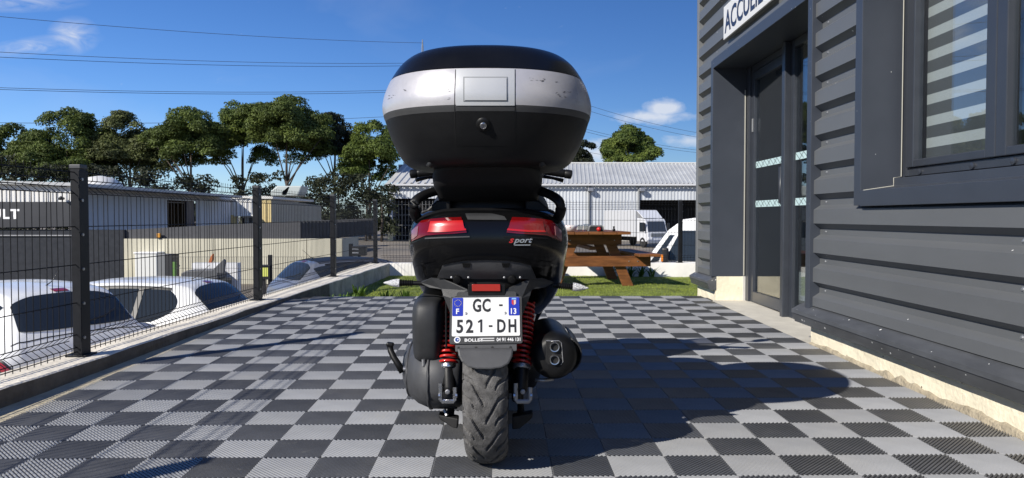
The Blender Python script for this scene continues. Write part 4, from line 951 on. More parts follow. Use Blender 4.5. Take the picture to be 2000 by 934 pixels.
# --- shock absorbers
def coil(p0, p1, R, r, turns, nm, par):
    p0, p1 = Vector(p0), Vector(p1); t = (p1 - p0).normalized(); a = t.cross(Vector((0, 1, 0))).normalized(); b = a.cross(t); n = int(turns * 18); pts = []
    for k in range(n + 1):
        f = k / n; ang = 2 * math.pi * turns * f; pts.append(p0 + (p1 - p0) * f + (a * math.cos(ang) + b * math.sin(ang)) * R)
    MB().tube(pts, r, 7).build(nm, m_red, par, off=SO, smooth=True)
for sgn, xt, xb, xm in ((-1, 869, 876, 876), (1, 1026, 1019, 1019)):
    top, mid, low = S(xt, 572, 2.56), S(xb, 713, 2.455), S(xb, 772, 2.42)
    d = (low - top).normalized()
    bod = MB().lathe(top, d, [(0, .012), ((mid - top).length + .004, .012)], 14).build('shock_absorber', m_bm, SC, off=SO, smooth=True, angle=40)
    coil(S(xt, 590, 2.55), mid - d * .004, .0295, .0046, 13, 'spring', bod)
    MB().lathe(mid, d, [(-.001, .029), (.005, .030), (.009, .030), (.013, .028), (.014, .02)], 24).build('preload_ring', m_steel if sgn < 0 else m_alu, bod, off=SO, smooth=True, angle=30)
    MB().lathe(mid, d, [(.012, .023), (.075, .023), (.085, .021), (.092, .014)], 22).build('damper_body', m_bm, bod, off=SO, smooth=True, angle=40)
    c = S(xb + (-1 if sgn < 0 else 2), 770, 2.405)
    MB().tube([c + Vector((-.023, 0, .035)), c + Vector((-.023, 0, -.018)), c + Vector((-.018, 0, -.024)), c + Vector((.018, 0, -.024)), c + Vector((.023, 0, -.018)), c + Vector((.023, 0, .022))], .0028, 6, sx=2.6, up=(0, 1, 0)).build('lower_clevis', m_steel if sgn < 0 else m_alu, bod, off=SO)
    for s2 in (-1, 1): MB().lathe(c + Vector((s2 * .024, -.002, -.004)), (s2, 0, 0), [(0, .008), (.006, .008), (.007, .005)], 8).build('clevis_bolt', m_steel, bod, off=SO)
    MB().lathe(c + Vector((0, -.014, .012)), (0, -1, 0), [(0, .008), (.008, .008), (.009, .005)], 8).build('damper_bolt', m_alu, bod, off=SO)
# --- kick lever, centre stand
MB().tube([S(786, 727, 2.55), S(778, 712, 2.55), S(769, 698, 2.56), S(763, 685, 2.57), S(761, 674, 2.58)], [.011, .0115, .011, .0105, .011], 10).build('stand_lever', m_bm, SC, off=SO, smooth=True)
MB().obox(S(762, 673, 2.575), (.026, .022, .016), (0, .12, 0)).build('lever_pad', m_bm, SC, off=SO, bevel=.006)
for sgn, px, in ((-1, 878), (1, 1018)):
    fo = S(px, 822, 2.50)
    MB().prism([(fo.x - .038 * 1, fo.y, fo.z + .020), (fo.x + .030, fo.y - .02, fo.z + (.012 if sgn < 0 else .022)), (fo.x + .028, fo.y - .02, fo.z - .022), (fo.x + .01, fo.y - .02, fo.z - .018), (fo.x - .034, fo.y, fo.z + .005)] if sgn < 0 else
               [(fo.x - .030, fo.y - .02, fo.z + .018), (fo.x + .040, fo.y, fo.z + .026), (fo.x + .036, fo.y, fo.z + .008), (fo.x - .005, fo.y - .02, fo.z - .022), (fo.x - .030, fo.y - .02, fo.z - .024)], (0, .05, 0)).build('stand_foot', m_blk, SC, off=SO, bevel=.004)
    MB().tube([fo + Vector((0, .03, .0)), fo + Vector((-.004 * sgn, .06, .10)), fo + Vector((-.02 * sgn, .12, .16))], .014, 10).build('stand_leg', m_blk, SC, off=SO, smooth=True)
MB().tube([S(868, 800, 2.50), S(873, 812, 2.49)], .006, 6).build('stand_spring', m_alu, SC, off=SO)
# --- silencer
mc = S(1083, 697, 2.40); rows = []
def oval(y, rx, rz, dx=0, dz=0, n=40): return [(mc.x + dx + rx * math.cos(2 * math.pi * k / n), y, mc.z + dz + rz * math.sin(2 * math.pi * k / n)) for k in range(n)]
sil = MB().grid([oval(2.385, .030, .045, -.002), oval(2.387, .045, .055), oval(2.395, .062, .066), oval(2.415, .073, .074), oval(2.47, .077, .077), oval(2.75, .077, .077, -.01, .0), oval(2.84, .06, .06, -.02, -.01), oval(2.88, .03, .03, -.03, -.02)], True, True, True).build('silencer', m_bm, SC, off=SO, smooth=True, angle=50)
ins = [(mc.x + px * .00162, 2.3845, mc.z - py * .00162) for px, py in ((-17, -33), (8, -33), (13, -29), (16, 8), (12, 14), (-14, 14), (-18, 8))]
MB().prism(ins, (0, .012, 0)).build('end_cap', m_blk, sil, off=SO, bevel=.002)
MB().tube([(x, y - .001, z) for x, y, z in (ins[0], ins[1], ins[2], ins[3], ins[4])], .0016, 6).build('end_cap_edge', m_alu, sil, off=SO)
for py in (677.5, 702.5):
    c = S(1083, py, 2.382); MB().lathe(c, (0, -1, 0), [(-.02, .0125), (.008, .0125), (.0085, .0150), (.006, .0158), (-.02, .0158)], 24).build('tail_pipe', m_steel, sil, off=SO, smooth=True, angle=40)
    MB().lathe(c + Vector((0, .001, 0)), (0, -1, 0), [(0, .0122), (.001, .0122)], 20).build('pipe_mouth', m_blk, sil, off=SO)
b = MB(); rows = []
for y, k in ((2.43, 1.0), (2.46, 1.02), (2.66, 1.02), (2.70, 1.0)):
    rows.append([(mc.x + (.077 + o) * k * math.cos(a), y, mc.z + (.077 + o) * k * math.sin(a)) for o, a in [(.014 * math.sin(math.pi * (q_ + .02) / 1.04), math.radians(-48 + 92 * q_)) for q_ in np.linspace(0, 1, 14)]])
b.grid(rows).build('heat_shield', m_gp2, sil, off=SO, smooth=True).modifiers.new('s', 'SOLIDIFY').thickness = .004
MB().tube([(mc.x - .03, 2.86, mc.z - .02), (SXC + .13, 2.95, mc.z - .07), (SXC + .08, 3.1, mc.z - .08)], .018, 10).build('exhaust_pipe', m_blk, SC, off=SO, smooth=True)
MB().tube([S(1045, 742, 2.45), S(1062, 743, 2.45), S(1080, 741, 2.46)], .006, 8).build('exhaust_hanger', m_alu, SC, off=SO, smooth=True)
# --- front half: floor tunnel, leg shield, handlebar, screen, mirrors, front wheel
tun = crom([(.16, .19, 2.95, 3.75), (.24, .215, 2.9, 3.85), (.34, .20, 2.9, 3.85), (.40, .15, 2.95, 3.8)], 3)
MB().grid(hloft(tun, 3.2), True, True, True).build('floor_tunnel', m_bm, SC, off=SO, smooth=True, angle=50)
ls = crom([(.28, .18, 3.72, 3.86), (.45, .26, 3.66, 3.90), (.65, .29, 3.60, 3.95), (.82, .27, 3.58, 3.98), (.95, .20, 3.58, 3.95), (1.0, .12, 3.62, 3.88)], 3)
MB().grid(hloft(ls, 2.8), True, True, True).build('leg_shield', m_bp, SC, off=SO, smooth=True, angle=50)
hy = 3.52
for sgn in (-1, 1):
    a, b_ = (S(797.5, 341, hy), S(862, 333, hy)) if sgn < 0 else (S(1120, 342, hy), S(1056, 332, hy))
    d = (a - b_).normalized()
    g = MB().lathe(b_ - d * .12, d, [(0, .012), (.12, .016)] + [(.12 + .11 * k / 12, .0195 + .0008 * (k % 2)) for k in range(13)] + [(.232, .018), (.236, .021), (.262, .021), (.266, .017), (.268, .006)], 18).build('handlebar_grip', m_bm, SC, off=SO, smooth=True, angle=40)
    lv = [S(862, 345, hy + .03), S(835, 347, hy + .045), S(812, 352, hy + .05)] if sgn < 0 else [S(1056, 344, hy + .03), S(1080, 348, hy + .045), S(1100, 353, hy + .05)]
    MB().tube(lv, [.009, .007, .010], 8).build('brake_lever', m_bm, SC, off=SO, smooth=True)
    MB().obox(b_ - d * .02 + Vector((0, 0, -.015)), (.07, .06, .05)).build('switch_box', m_gp2, SC, off=SO, bevel=.012)
    mx = SXC + sgn * .33
    stm = MB().tube([b_ - d * .05 + Vector((0, .02, 0)), (mx - sgn * .06, hy + .10, 1.13), (mx, hy + .08, 1.20)], .006, 8).build('mirror', m_bm, SC, off=SO, smooth=True)
    MB().lathe((mx, hy + .10, 1.215), (0, -1, 0), [(0, .02), (.01, .045), (.03, .052), (.032, .045)], 20).build('mirror_head', m_bm, stm, off=SO, smooth=True, angle=50)
MB().obox((SXC - .005, hy + .02, 1.03), (.30, .12, .08)).build('handlebar_cover', m_gp2, SC, off=SO, bevel=.03)
scr = MB(); rows = []
for t in np.linspace(0, 1, 8): rows.append([(SXC + (.24 - .07 * t) * u_, 3.86 - .22 * t + .10 * u_ * u_ * -1 + .0, .93 + .36 * t - .05 * u_ * u_ * t) for u_ in np.linspace(-1, 1, 13)])
scr.grid(rows).build('windscreen', glass_mat('smoked screen', (.25, .25, .26), 1.5), SC, off=SO, smooth=True)
fc = Vector((SXC, 4.08, floor_z(4.08) + .30))
fw = MB().lathe(fc - Vector((.055, 0, 0)), (1, 0, 0), [(0, .20), (0, .25), (.02, .285), (.055, .298), (.09, .285), (.11, .25), (.11, .20)], 48).build('front_tyre', m_tyre, SC, off=SO, smooth=True)
MB().lathe(fc - Vector((.04, 0, 0)), (1, 0, 0), [(0, .05), (0, .20), (.08, .20), (.08, .05)], 40).build('rim', m_bm, fw, off=SO, smooth=True, angle=40)
for sgn in (-1, 1): MB().cyl(fc + Vector((sgn * .085, 0, 0)), (SXC + sgn * .085, 3.90, .75), .022, n=12).build('fork_leg', m_bm, SC, off=SO, smooth=True)
fr = MB(); rows = []
for a in np.linspace(-.5, 1.9, 16): rows.append([(SXC + .085 * math.sin(q_), fc.y - math.sin(a) * (.30 + .035 * math.cos(q_)), fc.z + math.cos(a) * (.30 + .035 * math.cos(q_))) for q_ in np.linspace(-1.4, 1.4, 9)])
fr.grid(rows).build('front_mudguard', m_bp, SC, off=SO, smooth=True)
MB().prism([(SXC - .16, 3.86, .70), (SXC + .16, 3.86, .70), (SXC + .10, 4.16, .62), (SXC - .10, 4.16, .62), ], (0, -.05, .22)).build('front_nose', m_bp, SC, off=SO, bevel=.04)

# ------------------------------------------------------------------ picnic table
m_wood = PM('stained pine', (0.14, 0.050, 0.014), 0.55, vary=.3, vscale=4, stretch=(1, 1, 6), bump=.2, bscale=30, col2=(0.24, 0.088, 0.024))
PTL = thing('picnic_table', 'brown wooden picnic table with attached benches standing on the lawn', 'table', (1.04, 10.75, LAWN), math.radians(4))
TL_, hl_ = 1.7, .85
for k in range(5): MB().box((-.46 + k * .186, -hl_, .712), (-.46 + k * .186 + .178, hl_, .75)).build('top_board', m_wood, PTL, bevel=.004)
for sx in (-1, 1):
    for k in range(2):
        x0 = sx * .72 + (k - 1) * .148 + (.0 if sx > 0 else .0); MB().box((x0 + .002, -hl_ + .0, .418), (x0 + .144, hl_, .455)).build('bench_board', m_wood, PTL, bevel=.004)
for sy in (-1, 1):
    y = sy * (hl_ - .30)
    MB().box((-.40, y - .022, .57), (.40, y + .022, .711)).build('top_bearer', m_wood, PTL, bevel=.004)
    MB().box((-.80, y - .023 - .046 * sy * -1 * 0, .275), (.80, y + .021, .417)).build('bench_bearer', m_wood, PTL, bevel=.004)
    for sx in (-1, 1):
        yy = y + .046 * sy * -1
        MB().prism([(sx * .14, yy - .022, .71), (sx * .28, yy - .022, .71), (sx * .58, yy - .022, 0), (sx * .43, yy - .022, 0)], (0, .044, 0)).build('leg', m_wood, PTL, bevel=.004)
    for bx in (-.30, .30): MB().lathe((bx, y - .024 * 1, .63), (0, -1, 0), [(0, .008), (.004, .008), (.005, .004)], 8).build('bolt', m_zinc, PTL)
    for bx in (-.62, -.5, .5, .62): MB().lathe((bx, y - .025, .345), (0, -1, 0), [(0, .008), (.004, .008), (.005, .004)], 8).build('bolt', m_zinc, PTL)
MB().box((-.04, -.6, .50), (.04, .6, .545)).build('brace', m_wood, PTL, bevel=.004)
tz_ = LAWN + .75; ty_ = 10.1
def on_table(px, Y): return ((px - 1000) / F * Y, Y, tz_)
o = on_table(1113, ty_); t = thing('flower_dish', 'white dish with dark red speckles on the picnic table', 'dish', o)
md = specks(PM('speckled dish', (0.72, 0.70, 0.68), .5), 60, .5, (0.35, 0.05, 0.04), .5)
MB().lathe((0, 0, 0), (0, 0, 1), [(0, .05), (.01, .08), (.06, .10), (.085, .098), (.08, .085), (.03, .06)], 20).build('bowl', md, t, smooth=True)
o = on_table(1133, ty_); t = thing('drinking_glass', 'clear drinking glass beside the speckled dish', 'glass', o)
MB().lathe((0, 0, 0), (0, 0, 1), [(0, .028), (.09, .036), (.09, .033), (.006, .026)], 16).build('tumbler', glass_mat('tumbler', (.85, .87, .88), 1.5), t, smooth=True)
o = on_table(1145, ty_ + .05); t = thing('drinking_glass', 'clear tall glass next to the grey case', 'glass', o)
MB().lathe((0, 0, 0), (0, 0, 1), [(0, .03), (.10, .038), (.10, .035), (.006, .028)], 16).build('tumbler', MATS['tumbler'], t, smooth=True)
o = on_table(1163, ty_); t = thing('carry_case', 'grey rounded case with a red ball in it on the picnic table', 'case', o)
MB().prism([(-.11, -.06, 0), (.11, -.06, 0), (.10, -.06, .06), (.075, -.06, .085), (-.075, -.06, .085), (-.10, -.06, .06)], (0, .12, 0)).build('case_body', PM('case grey', (0.14, 0.14, 0.14), .4), t, bevel=.01)
MB().prism([(-.09, -.064, .012), (.09, -.064, .012), (.075, -.064, .068), (-.075, -.064, .068)], (0, .006, 0)).build('case_front', m_blk, t)
MB().lathe((.035, -.085, .032), (0, 0, 1), [(-.03, .002), (-.026, .016), (-.012, .028), (0, .031), (.012, .028), (.026, .016), (.03, .002)], 16).build('red_ball', PM('ball red', (.5, .015, .012), .35), t, smooth=True)
o = on_table(1199, ty_); t = thing('small_bottle', 'small black capped bottle near the edge of the picnic table', 'bottle', o)
MB().lathe((0, 0, 0), (0, 0, 1), [(0, .02), (.03, .02), (.045, .009), (.052, .009), (.052, .014), (.068, .014), (.07, .006)], 14).build('flask', m_bm, t, smooth=True)

# ------------------------------------------------------------------ cars
m_white = PM('car white', (0.82, 0.82, 0.80), 0.3, coat=.5)
m_silver = PM('car silver blue', (0.34, 0.36, 0.40), 0.3, metal=.5, coat=1.0)
m_cgl = PM('car glass', (0.022, 0.028, 0.036), 0.05, coat=0.0, spec=.55)
m_cgl2 = PM('car glass greenish', (0.16, 0.26, 0.25), 0.06, coat=1.0)
m_ctrim = PM('car black trim', (0.015, 0.015, 0.016), 0.4)
m_clamp = PM('car lamp red', (0.28, 0.008, 0.012), 0.12, coat=1.0)
m_rub = PM('car tyre', (0.02, 0.02, 0.02), .8); m_rimc = PM('car rim', (0.4, 0.4, 0.42), .35, metal=.8)
ST = [  # x from rear, zlow, zbelt, ztop, hw belt, hw top   (unit car 4.05 x 1.74 x 1.5)
    (0.00, .42, .70, .74, .66, .60), (.05, .30, .84, .93, .78, .66), (.14, .26, .92, 1.06, .83, .64), (.30, .24, .95, 1.24, .85, .60), (.46, .24, .96, 1.39, .86, .57), (.60, .24, .96, 1.455, .865, .56),
    (1.0, .22, .955, 1.495, .87, .57), (1.6, .20, .945, 1.50, .87, .575), (2.15, .20, .935, 1.455, .87, .575), (2.55, .20, .93, 1.30, .87, .60), (2.95, .20, .92, 1.05, .86, .66), (3.2, .22, .86, .95, .85, .64), (3.6, .24, .78, .84, .82, .60), (3.9, .28, .66, .72, .76, .55), (4.05, .36, .54, .58, .62, .45)]
class CarBody:
    def __init__(s, L, Wd, H, st=ST):
        A = np.array(st, float); A[:, 0] *= L / 4.05; A[:, 1:4] *= H / 1.5; A[:, 4:] *= Wd / 1.74; s.A = crom(A, 6); s.L = L; s.k = L / 4.05
    def pt(s, x, q):
        a = [np.interp(x, s.A[:, 0], s.A[:, j]) for j in range(1, 6)]; zl, zb, zt, hb, ht = a
        # half ring, |q| 0 roof centre .. 1 sill
        Q = [0, .16, .27, .33, .55, .60, .70, .84, .95, 1.0]
        X = [0, ht * .62, ht * .92, ht, hb * .955, hb * .985, hb, hb, hb * .97, hb * .9]
        Z = [zt, zt - .010, zt - .035, zt - .075 * min(1, (zt - zb) / .3), zb + .02 * min(1, (zt - zb) / .3), zb - .02, zb - .10, zl + .25 * (zb - zl), zl + .04, zl]
        u = abs(q); x_ = np.interp(u, Q, X); z_ = np.interp(u, Q, Z)
        return Vector((x, math.copysign(x_, q), z_))
    def nrm(s, x, q):
        e = .004; a = s.pt(min(x + e, s.L), q) - s.pt(max(x - e, 0), q); b = s.pt(x, q + e) - s.pt(x, q - e); n = a.cross(b); n.normalize()
        c = Vector((x if .6 < x < s.L - 1 else .9 * s.k, 0, .7)); 
        return n if n.dot(s.pt(x, q) - c) > 0 else -n
    def body(s): return MB().grid([[s.pt(x, q) for q in np.linspace(-1, 1, 81)] for x in np.r_[np.linspace(0, .7 * s.k, 30), np.linspace(.75 * s.k, s.L, 50)]], False, True, True)
    def patch(s, fx0, fx1, q0, q1, off=.006, n=16, m=12):
        """x limits fx0(t), fx1(t) for t in 0..1 across q0..q1"""
        rows = []
        for i in range(m + 1):
            t = i / m; q = q0 + (q1 - q0) * t; a, b = fx0(t), fx1(t)
            rows.append([s.pt(x, q) + s.nrm(x, q) * off for x in np.linspace(a, b, n)])
        return MB().grid(rows)
def make_car(label, loc, heading, L, Wd, H, paint, roof_dark=False, style=0):
    t = thing('parked_car', label, 'car', loc, heading, 'cars in the car park below the fence'); B = CarBody(L, Wd, H); k = B.k
    B.body().build('body', paint, t, smooth=True, angle=40)
    for sd in (-1, 1):
        qa, qb = .345 * sd, .545 * sd
        if style == 0:   # arched rear end to the side glass
            g = B.patch(lambda u_: (.62 + .95 * abs(u_ - .42) ** 2.2) * k, lambda u_: (2.22 + .72 * u_) * k, qa, qb)
        else: g = B.patch(lambda u_: (.50 + .16 * u_) * k, lambda u_: (2.22 + .72 * u_) * k, qa, qb)
        w_ = g.build('side_window', m_cgl, t, smooth=True)
        for xx in (1.12, 1.62): B.patch(lambda u_: (xx) * k, lambda u_: (xx + .07) * k, qa, qb, .009, 4, 8).build('pillar', m_ctrim, w_, smooth=True)
        tl_ = B.patch(lambda u_: (.02 + .05 * u_) * k, lambda u_: ((.34 if style == 0 else .50) - .20 * u_) * k, .585 * sd, (.71 if style == 0 else .76) * sd, .008, 12, 6).build('tail_light', m_clamp if style == 0 else m_ctrim, t, smooth=True)
        if style: B.patch(lambda u_: (.03 + .05 * u_) * k, lambda u_: (.30 - .16 * u_) * k, .61 * sd, .70 * sd, .014, 12, 6).build('lens', m_clamp, tl_, smooth=True)
        B.patch(lambda u_: 3.45 * k, lambda u_: 3.88 * k, .60 * sd, .70 * sd, .006, 8, 4).build('headlight', m_ind, t, smooth=True)
        B.patch(lambda u_: .75 * k, lambda u_: 2.9 * k, .345 * sd, .325 * sd, .008, 14, 2).build('roof_trim', m_ctrim, t, smooth=True)
        for xw in (.72, 3.2):
            wh = MB().lathe((xw * k, sd * (Wd / 2 - .20), .31), (0, sd, 0), [(0, .2), (0, .30), (.03, .315), (.17, .315), (.20, .30), (.205, .21), (.18, .20)], 28).build('wheel', m_rub, t, smooth=True)
            MB().lathe((xw * k, sd * (Wd / 2 - .17), .31), (0, sd, 0), [(.12, .205), (.165, .19), (.15, .06), (.17, .02)], 20).build('rim', m_rimc, wh, smooth=True)
        mi = MB().obox((2.45 * k, sd * (Wd / 2 + .06), .98 * H / 1.5), (.12, .18, .13)).build('door_mirror', paint, t, bevel=.04)
    rw = B.patch(lambda u_: (.175 + .05 * abs(2 * u_ - 1) ** 3) * k, lambda u_: (.50 - .06 * abs(2 * u_ - 1) ** 3) * k, -.30, .30, .008, 12, 24).build('rear_window', m_cgl, t, smooth=True)
    B.patch(lambda u_: .52 * k, lambda u_: .60 * k, -.035, .035, .008, 6, 6).build('brake_light', m_clamp, t, smooth=True)
    B.patch(lambda u_: 2.26 * k, lambda u_: 2.88 * k, -.30, .30, .006, 12, 14).build('windscreen', m_cgl, t, smooth=True)
    B.patch(lambda u_: (.13 + .03 * abs(2 * u_ - 1) ** 4) * k, lambda u_: (.138 + .03 * abs(2 * u_ - 1) ** 4) * k, -.42, .42, .003, 2, 24).build('hatch_seam', m_ctrim, t)
    MB().tube([B.pt(.19 * k, .02) + B.nrm(.19 * k, .02) * .014, B.pt(.24 * k, -.12) + B.nrm(.24 * k, -.12) * .014, B.pt(.30 * k, -.20) + B.nrm(.30 * k, -.20) * .012], .008, 6).build('wiper', m_ctrim, t)
    for sd in (-1, 1):
        for xx in (1.30, 2.25): B.patch(lambda u_: xx * k, lambda u_: (xx + .008) * k, .56 * sd, .93 * sd, .003, 2, 12).build('door_seam', m_ctrim, t)
        for xx in (1.36, 2.0): MB().obox(B.pt(xx * k, .625 * sd) + Vector((0, .015 * sd, 0)), (.16, .02, .028)).build('door_handle', paint, t, bevel=.008)
    MB().tube([(.80 * k, 0, 1.475 * H / 1.5), (.70 * k, 0, 1.52 * H / 1.5), (.52 * k, 0, 1.68 * H / 1.5)], [.008, .005, .003], 6).build('aerial', m_ctrim, t)
    MB().obox((-.005, 0, .55), (.02, .5, .11)).build('number_plate', m_pw, t)
    if roof_dark: B.patch(lambda u_: .64 * k, lambda u_: 2.2 * k, -.30, .30, .005, 16, 14).build('roof_panel', m_ctrim, t, smooth=True)
    return t
pi = math.pi
make_car('white small hatchback with dark arched side window and long roof aerial', (-3.72, 10.55, LOT), pi - .10, 4.05, 1.75, 1.50, m_white)
make_car('white tall hatchback with wide black rear screen, parked closest under the fence', (-4.42, 7.95, LOT), pi - .50, 4.2, 1.80, 1.62, m_white, style=1)
make_car('silver grey hatchback with dark roof, parked facing away beyond the two white cars', ((541 - 1000) / F * 15.2, 15.2, LOT), math.radians(38), 4.1, 1.76, 1.50, m_silver, True, style=1)

# ------------------------------------------------------------------ buildings across the car park
m_wclad = PM('white ribbed cladding', (0.66, 0.65, 0.62), 0.6, vary=.08, vscale=1.0)
m_gclad = PM('grey panel cladding', (0.50, 0.51, 0.53), 0.6, vary=.06, vscale=.7)
m_dark = PM('dark fascia', (0.026, 0.028, 0.034), 0.5, vary=.1, vscale=1)
m_yel = PM('yellow cladding', (0.60, 0.47, 0.22), 0.6, vary=.08); m_beige = PM('beige cladding', (0.46, 0.40, 0.30), .65, vary=.08)
m_roofm = PM('metal roof', (0.42, 0.43, 0.43), .5, vary=.12, vscale=.4)
m_void = PM('dark interior', (0.01, 0.01, 0.011), .9)
def ribbed(x0, y0, x1, y1, z0, z1, pitch, depth, nx, ny):
    """vertical ribbed sheet from (x0,y0) to (x1,y1); (nx,ny) outward"""
    L = math.hypot(x1 - x0, y1 - y0); n = max(1, int(L / pitch)); top = []; bot = []
    z0f = z0 if callable(z0) else (lambda t: z0); z1f = z1 if callable(z1) else (lambda t: z1)
    for i in range(n):
        for f, d in ((0, 0), (.5, 0), (.58, 1), (.92, 1)):
            t = (i + f) / n; x = x0 + (x1 - x0) * t + nx * depth * d; y = y0 + (y1 - y0) * t + ny * depth * d
            bot.append((x, y, z0f(t))); top.append((x, y, z1f(t)))
    bot.append((x1, y1, z0f(1))); top.append((x1, y1, z1f(1)))
    return MB().grid([bot, top])
AY = 26.5
def ax(px, Y=AY): return (px - 1000) / F * Y
def az(py, Y=AY): return CAM_H + (424 - py) / F * Y
ga = thing('showroom', 'white clad showroom with dark fascia carrying white letters', 'building', (ax(0), AY, LOT)); GO = (ax(0), AY, LOT)
xa, xb = ax(-420), ax(150)
ribbed(xa, AY, xb, AY, az(395), lambda t: az(352 + 0) + (az(364) - az(352)) * max(0, (t - .2)) / .8 if t > .2 else az(352), .16, .03, 0, -1).build('gable_cladding', m_wclad, ga, off=GO)
MB().prism([(xa, AY - .25, az(350)), (xa + (xb - xa) * .2, AY - .25, az(345)), (xb + .2, AY - .25, az(358)), (xb + .2, AY - .25, az(364)), (xa + (xb - xa) * .2, AY - .25, az(352)), (xa, AY - .25, az(357))], (0, 16, 0)).build('roof', m_roofm, ga, off=GO)
MB().box((xa, AY - .12, az(444)), (xb, AY + .05, az(394.5))).build('fascia', m_dark, ga, off=GO)
MB().box((xa, AY + .02, LOT), (ax(242), AY + .3, az(449))).build('shop_wall', PM('shop front', (0.022, 0.024, 0.03), .35, vary=.15), ga, off=GO)
MB().box((xa, AY - .05, az(461)), (ax(150), AY + .02, az(459))).build('shop_rail', m_alu, ga, off=GO)
text('lettering', 'RENAULT', .46, (ax(42.5), AY - .125, az(427)), (1, 0, 0), (0, 0, 1), PM('letter white', (.8, .8, .8), .5), ga, off=GO, bold=.016, spacing=1.12, align='RIGHT', sx=1.12)
MB().tube([(ax(128), AY - .1, az(388)), (ax(134), AY - .5, az(389)), (ax(138), AY - .5, az(386))], .05, 8).build('wall_lamp', m_dark, ga, off=GO)
MB().lathe((ax(45), AY + 5, az(349)), (0, 0, 1), [(-.3, .9), (.05, .85), (.28, .5), (.36, .1)], 20).build('roof_dome', m_wclad, ga, off=GO, smooth=True)
# long workshop running away
WXW = -16.35; w0, w1 = 31.4, 44.0
wk = thing('workshop', 'long pale grey workshop with a tall dark loading bay', 'building', (WXW, w0, LOT)); WO = (WXW, w0, LOT)
oy0, oy1 = 16.35 * F / 673, 16.35 * F / 618     # bay between photo columns 327 and 382
zt_ = 1.80
ribbed(WXW, w0 - 3, WXW, oy0, LOT, zt_, 1.0, .03, 1, 0).build('wall', m_gclad, wk, off=WO)
ribbed(WXW, oy1, WXW, w1, LOT, zt_, .35, .03, 1, 0).build('wall', m_gclad, wk, off=WO)
MB().box((WXW - .05, oy0, az(391, 36)), (WXW, oy1, zt_)).build('bay_lintel', m_gclad, wk, off=WO)
MB().box((WXW - 3, oy0, LOT), (WXW - 2.9, oy1, zt_)).build('bay_back', m_void, wk, off=WO)
MB().box((WXW - 2.9, oy1 - .1, LOT), (WXW - .06, oy1, zt_)).build('bay_side', PM('bay wood', (.12, .07, .03), .8), wk, off=WO)
MB().box((WXW - .12, oy0 + .1, az(396, 36)), (WXW - .08, oy1 - 1.2, az(394, 36))).build('bay_rail', m_dark, wk, off=WO)
MB().box((WXW - .1, oy1 - .95, LOT), (WXW - .04, oy1 - .05, az(392, 36))).build('bay_door', PM('bay door', (.03, .035, .06), .5), wk, off=WO)
MB().box((WXW - 6, w0 - 3, zt_ + .004), (WXW + .16, w1 + .1, zt_ + .05)).build('gutter', PM('gutter grey', (.25, .25, .26), .5), wk, off=WO)
MB().prism([(WXW + .12, w0 - 3, zt_ + .055), (WXW + .05, w0 - 3, zt_ + .22), (WXW - 6, w0 - 3, zt_ + .5), (WXW - 6, w0 - 3, zt_ + .055)], (0, w1 - w0 + 3, 0)).build('roof', PM('pale roof edge', (.62, .60, .55), .6), wk, off=WO)
# end block with yellow corner
eb = thing('office_block', 'white and yellow clad office block with canopy and windows', 'building', (ax(490, 44.2), 44.2, LOT)); EO = (ax(490, 44.2), 44.2, LOT); EY = 44.2
X = lambda px: ax(px, EY); Z = lambda py: az(py, EY)
ribbed(X(420), EY, X(466), EY, LOT, Z(388), .25, .04, 0, -1).build('wall', m_wclad, eb, off=EO)
ribbed(X(466), EY, X(502), EY, Z(423), Z(388), .25, .04, 0, -1).build('wall', m_wclad, eb, off=EO)
ribbed(X(502), EY, X(531), EY, LOT, Z(389), .25, .04, 0, -1).build('wall', m_yel, eb, off=EO)
MB().box((X(441), EY - .07, LOT), (X(464), EY - .045, Z(420))).build('yellow_panel', m_yel, eb, off=EO)
MB().box((X(463), EY - .5, Z(423)), (X(503), EY + .05, Z(419.5))).build('canopy', m_wclad, eb, off=EO, bevel=.03)
MB().box((X(466), EY + .6, LOT), (X(502), EY + .7, Z(423))).build('recess_wall', m_gclad, eb, off=EO)
for a, b_ in ((466, 471), (480, 486), (492, 497)): MB().box((X(a), EY + .54, LOT + .5), (X(b_), EY + .59, Z(426))).build('window', m_cgl, eb, off=EO)
ribbed(X(531), EY, X(531) + .6, EY + 9, LOT, lambda t: Z(389) + t * (-.25), .25, .04, .99, -.05).build('side_wall', m_beige, eb, off=EO)
MB().box((X(420), EY - .1, Z(388.5)), (X(531) + .1, EY + 9, Z(383))).build('roof_edge', PM('roof edge white', (.7, .68, .62), .6), eb, off=EO)
for px in (545, 566):
    sk = MB(); c = (ax(px, 56), 56, az(383, 56)); w_ = .62
    sk.prism([(c[0] - w_, c[1], c[2]), (c[0] + w_, c[1], c[2]), (c[0] + w_ + .3, c[1], c[2] + .75), (c[0] - w_ * .2, c[1], c[2] + .75), (c[0] - w_, c[1], c[2] + .35)], (0, 2, 0)).build('roof_vent', PM('vent pale', (.42, .46, .44), .5), eb, off=EO, bevel=.08)
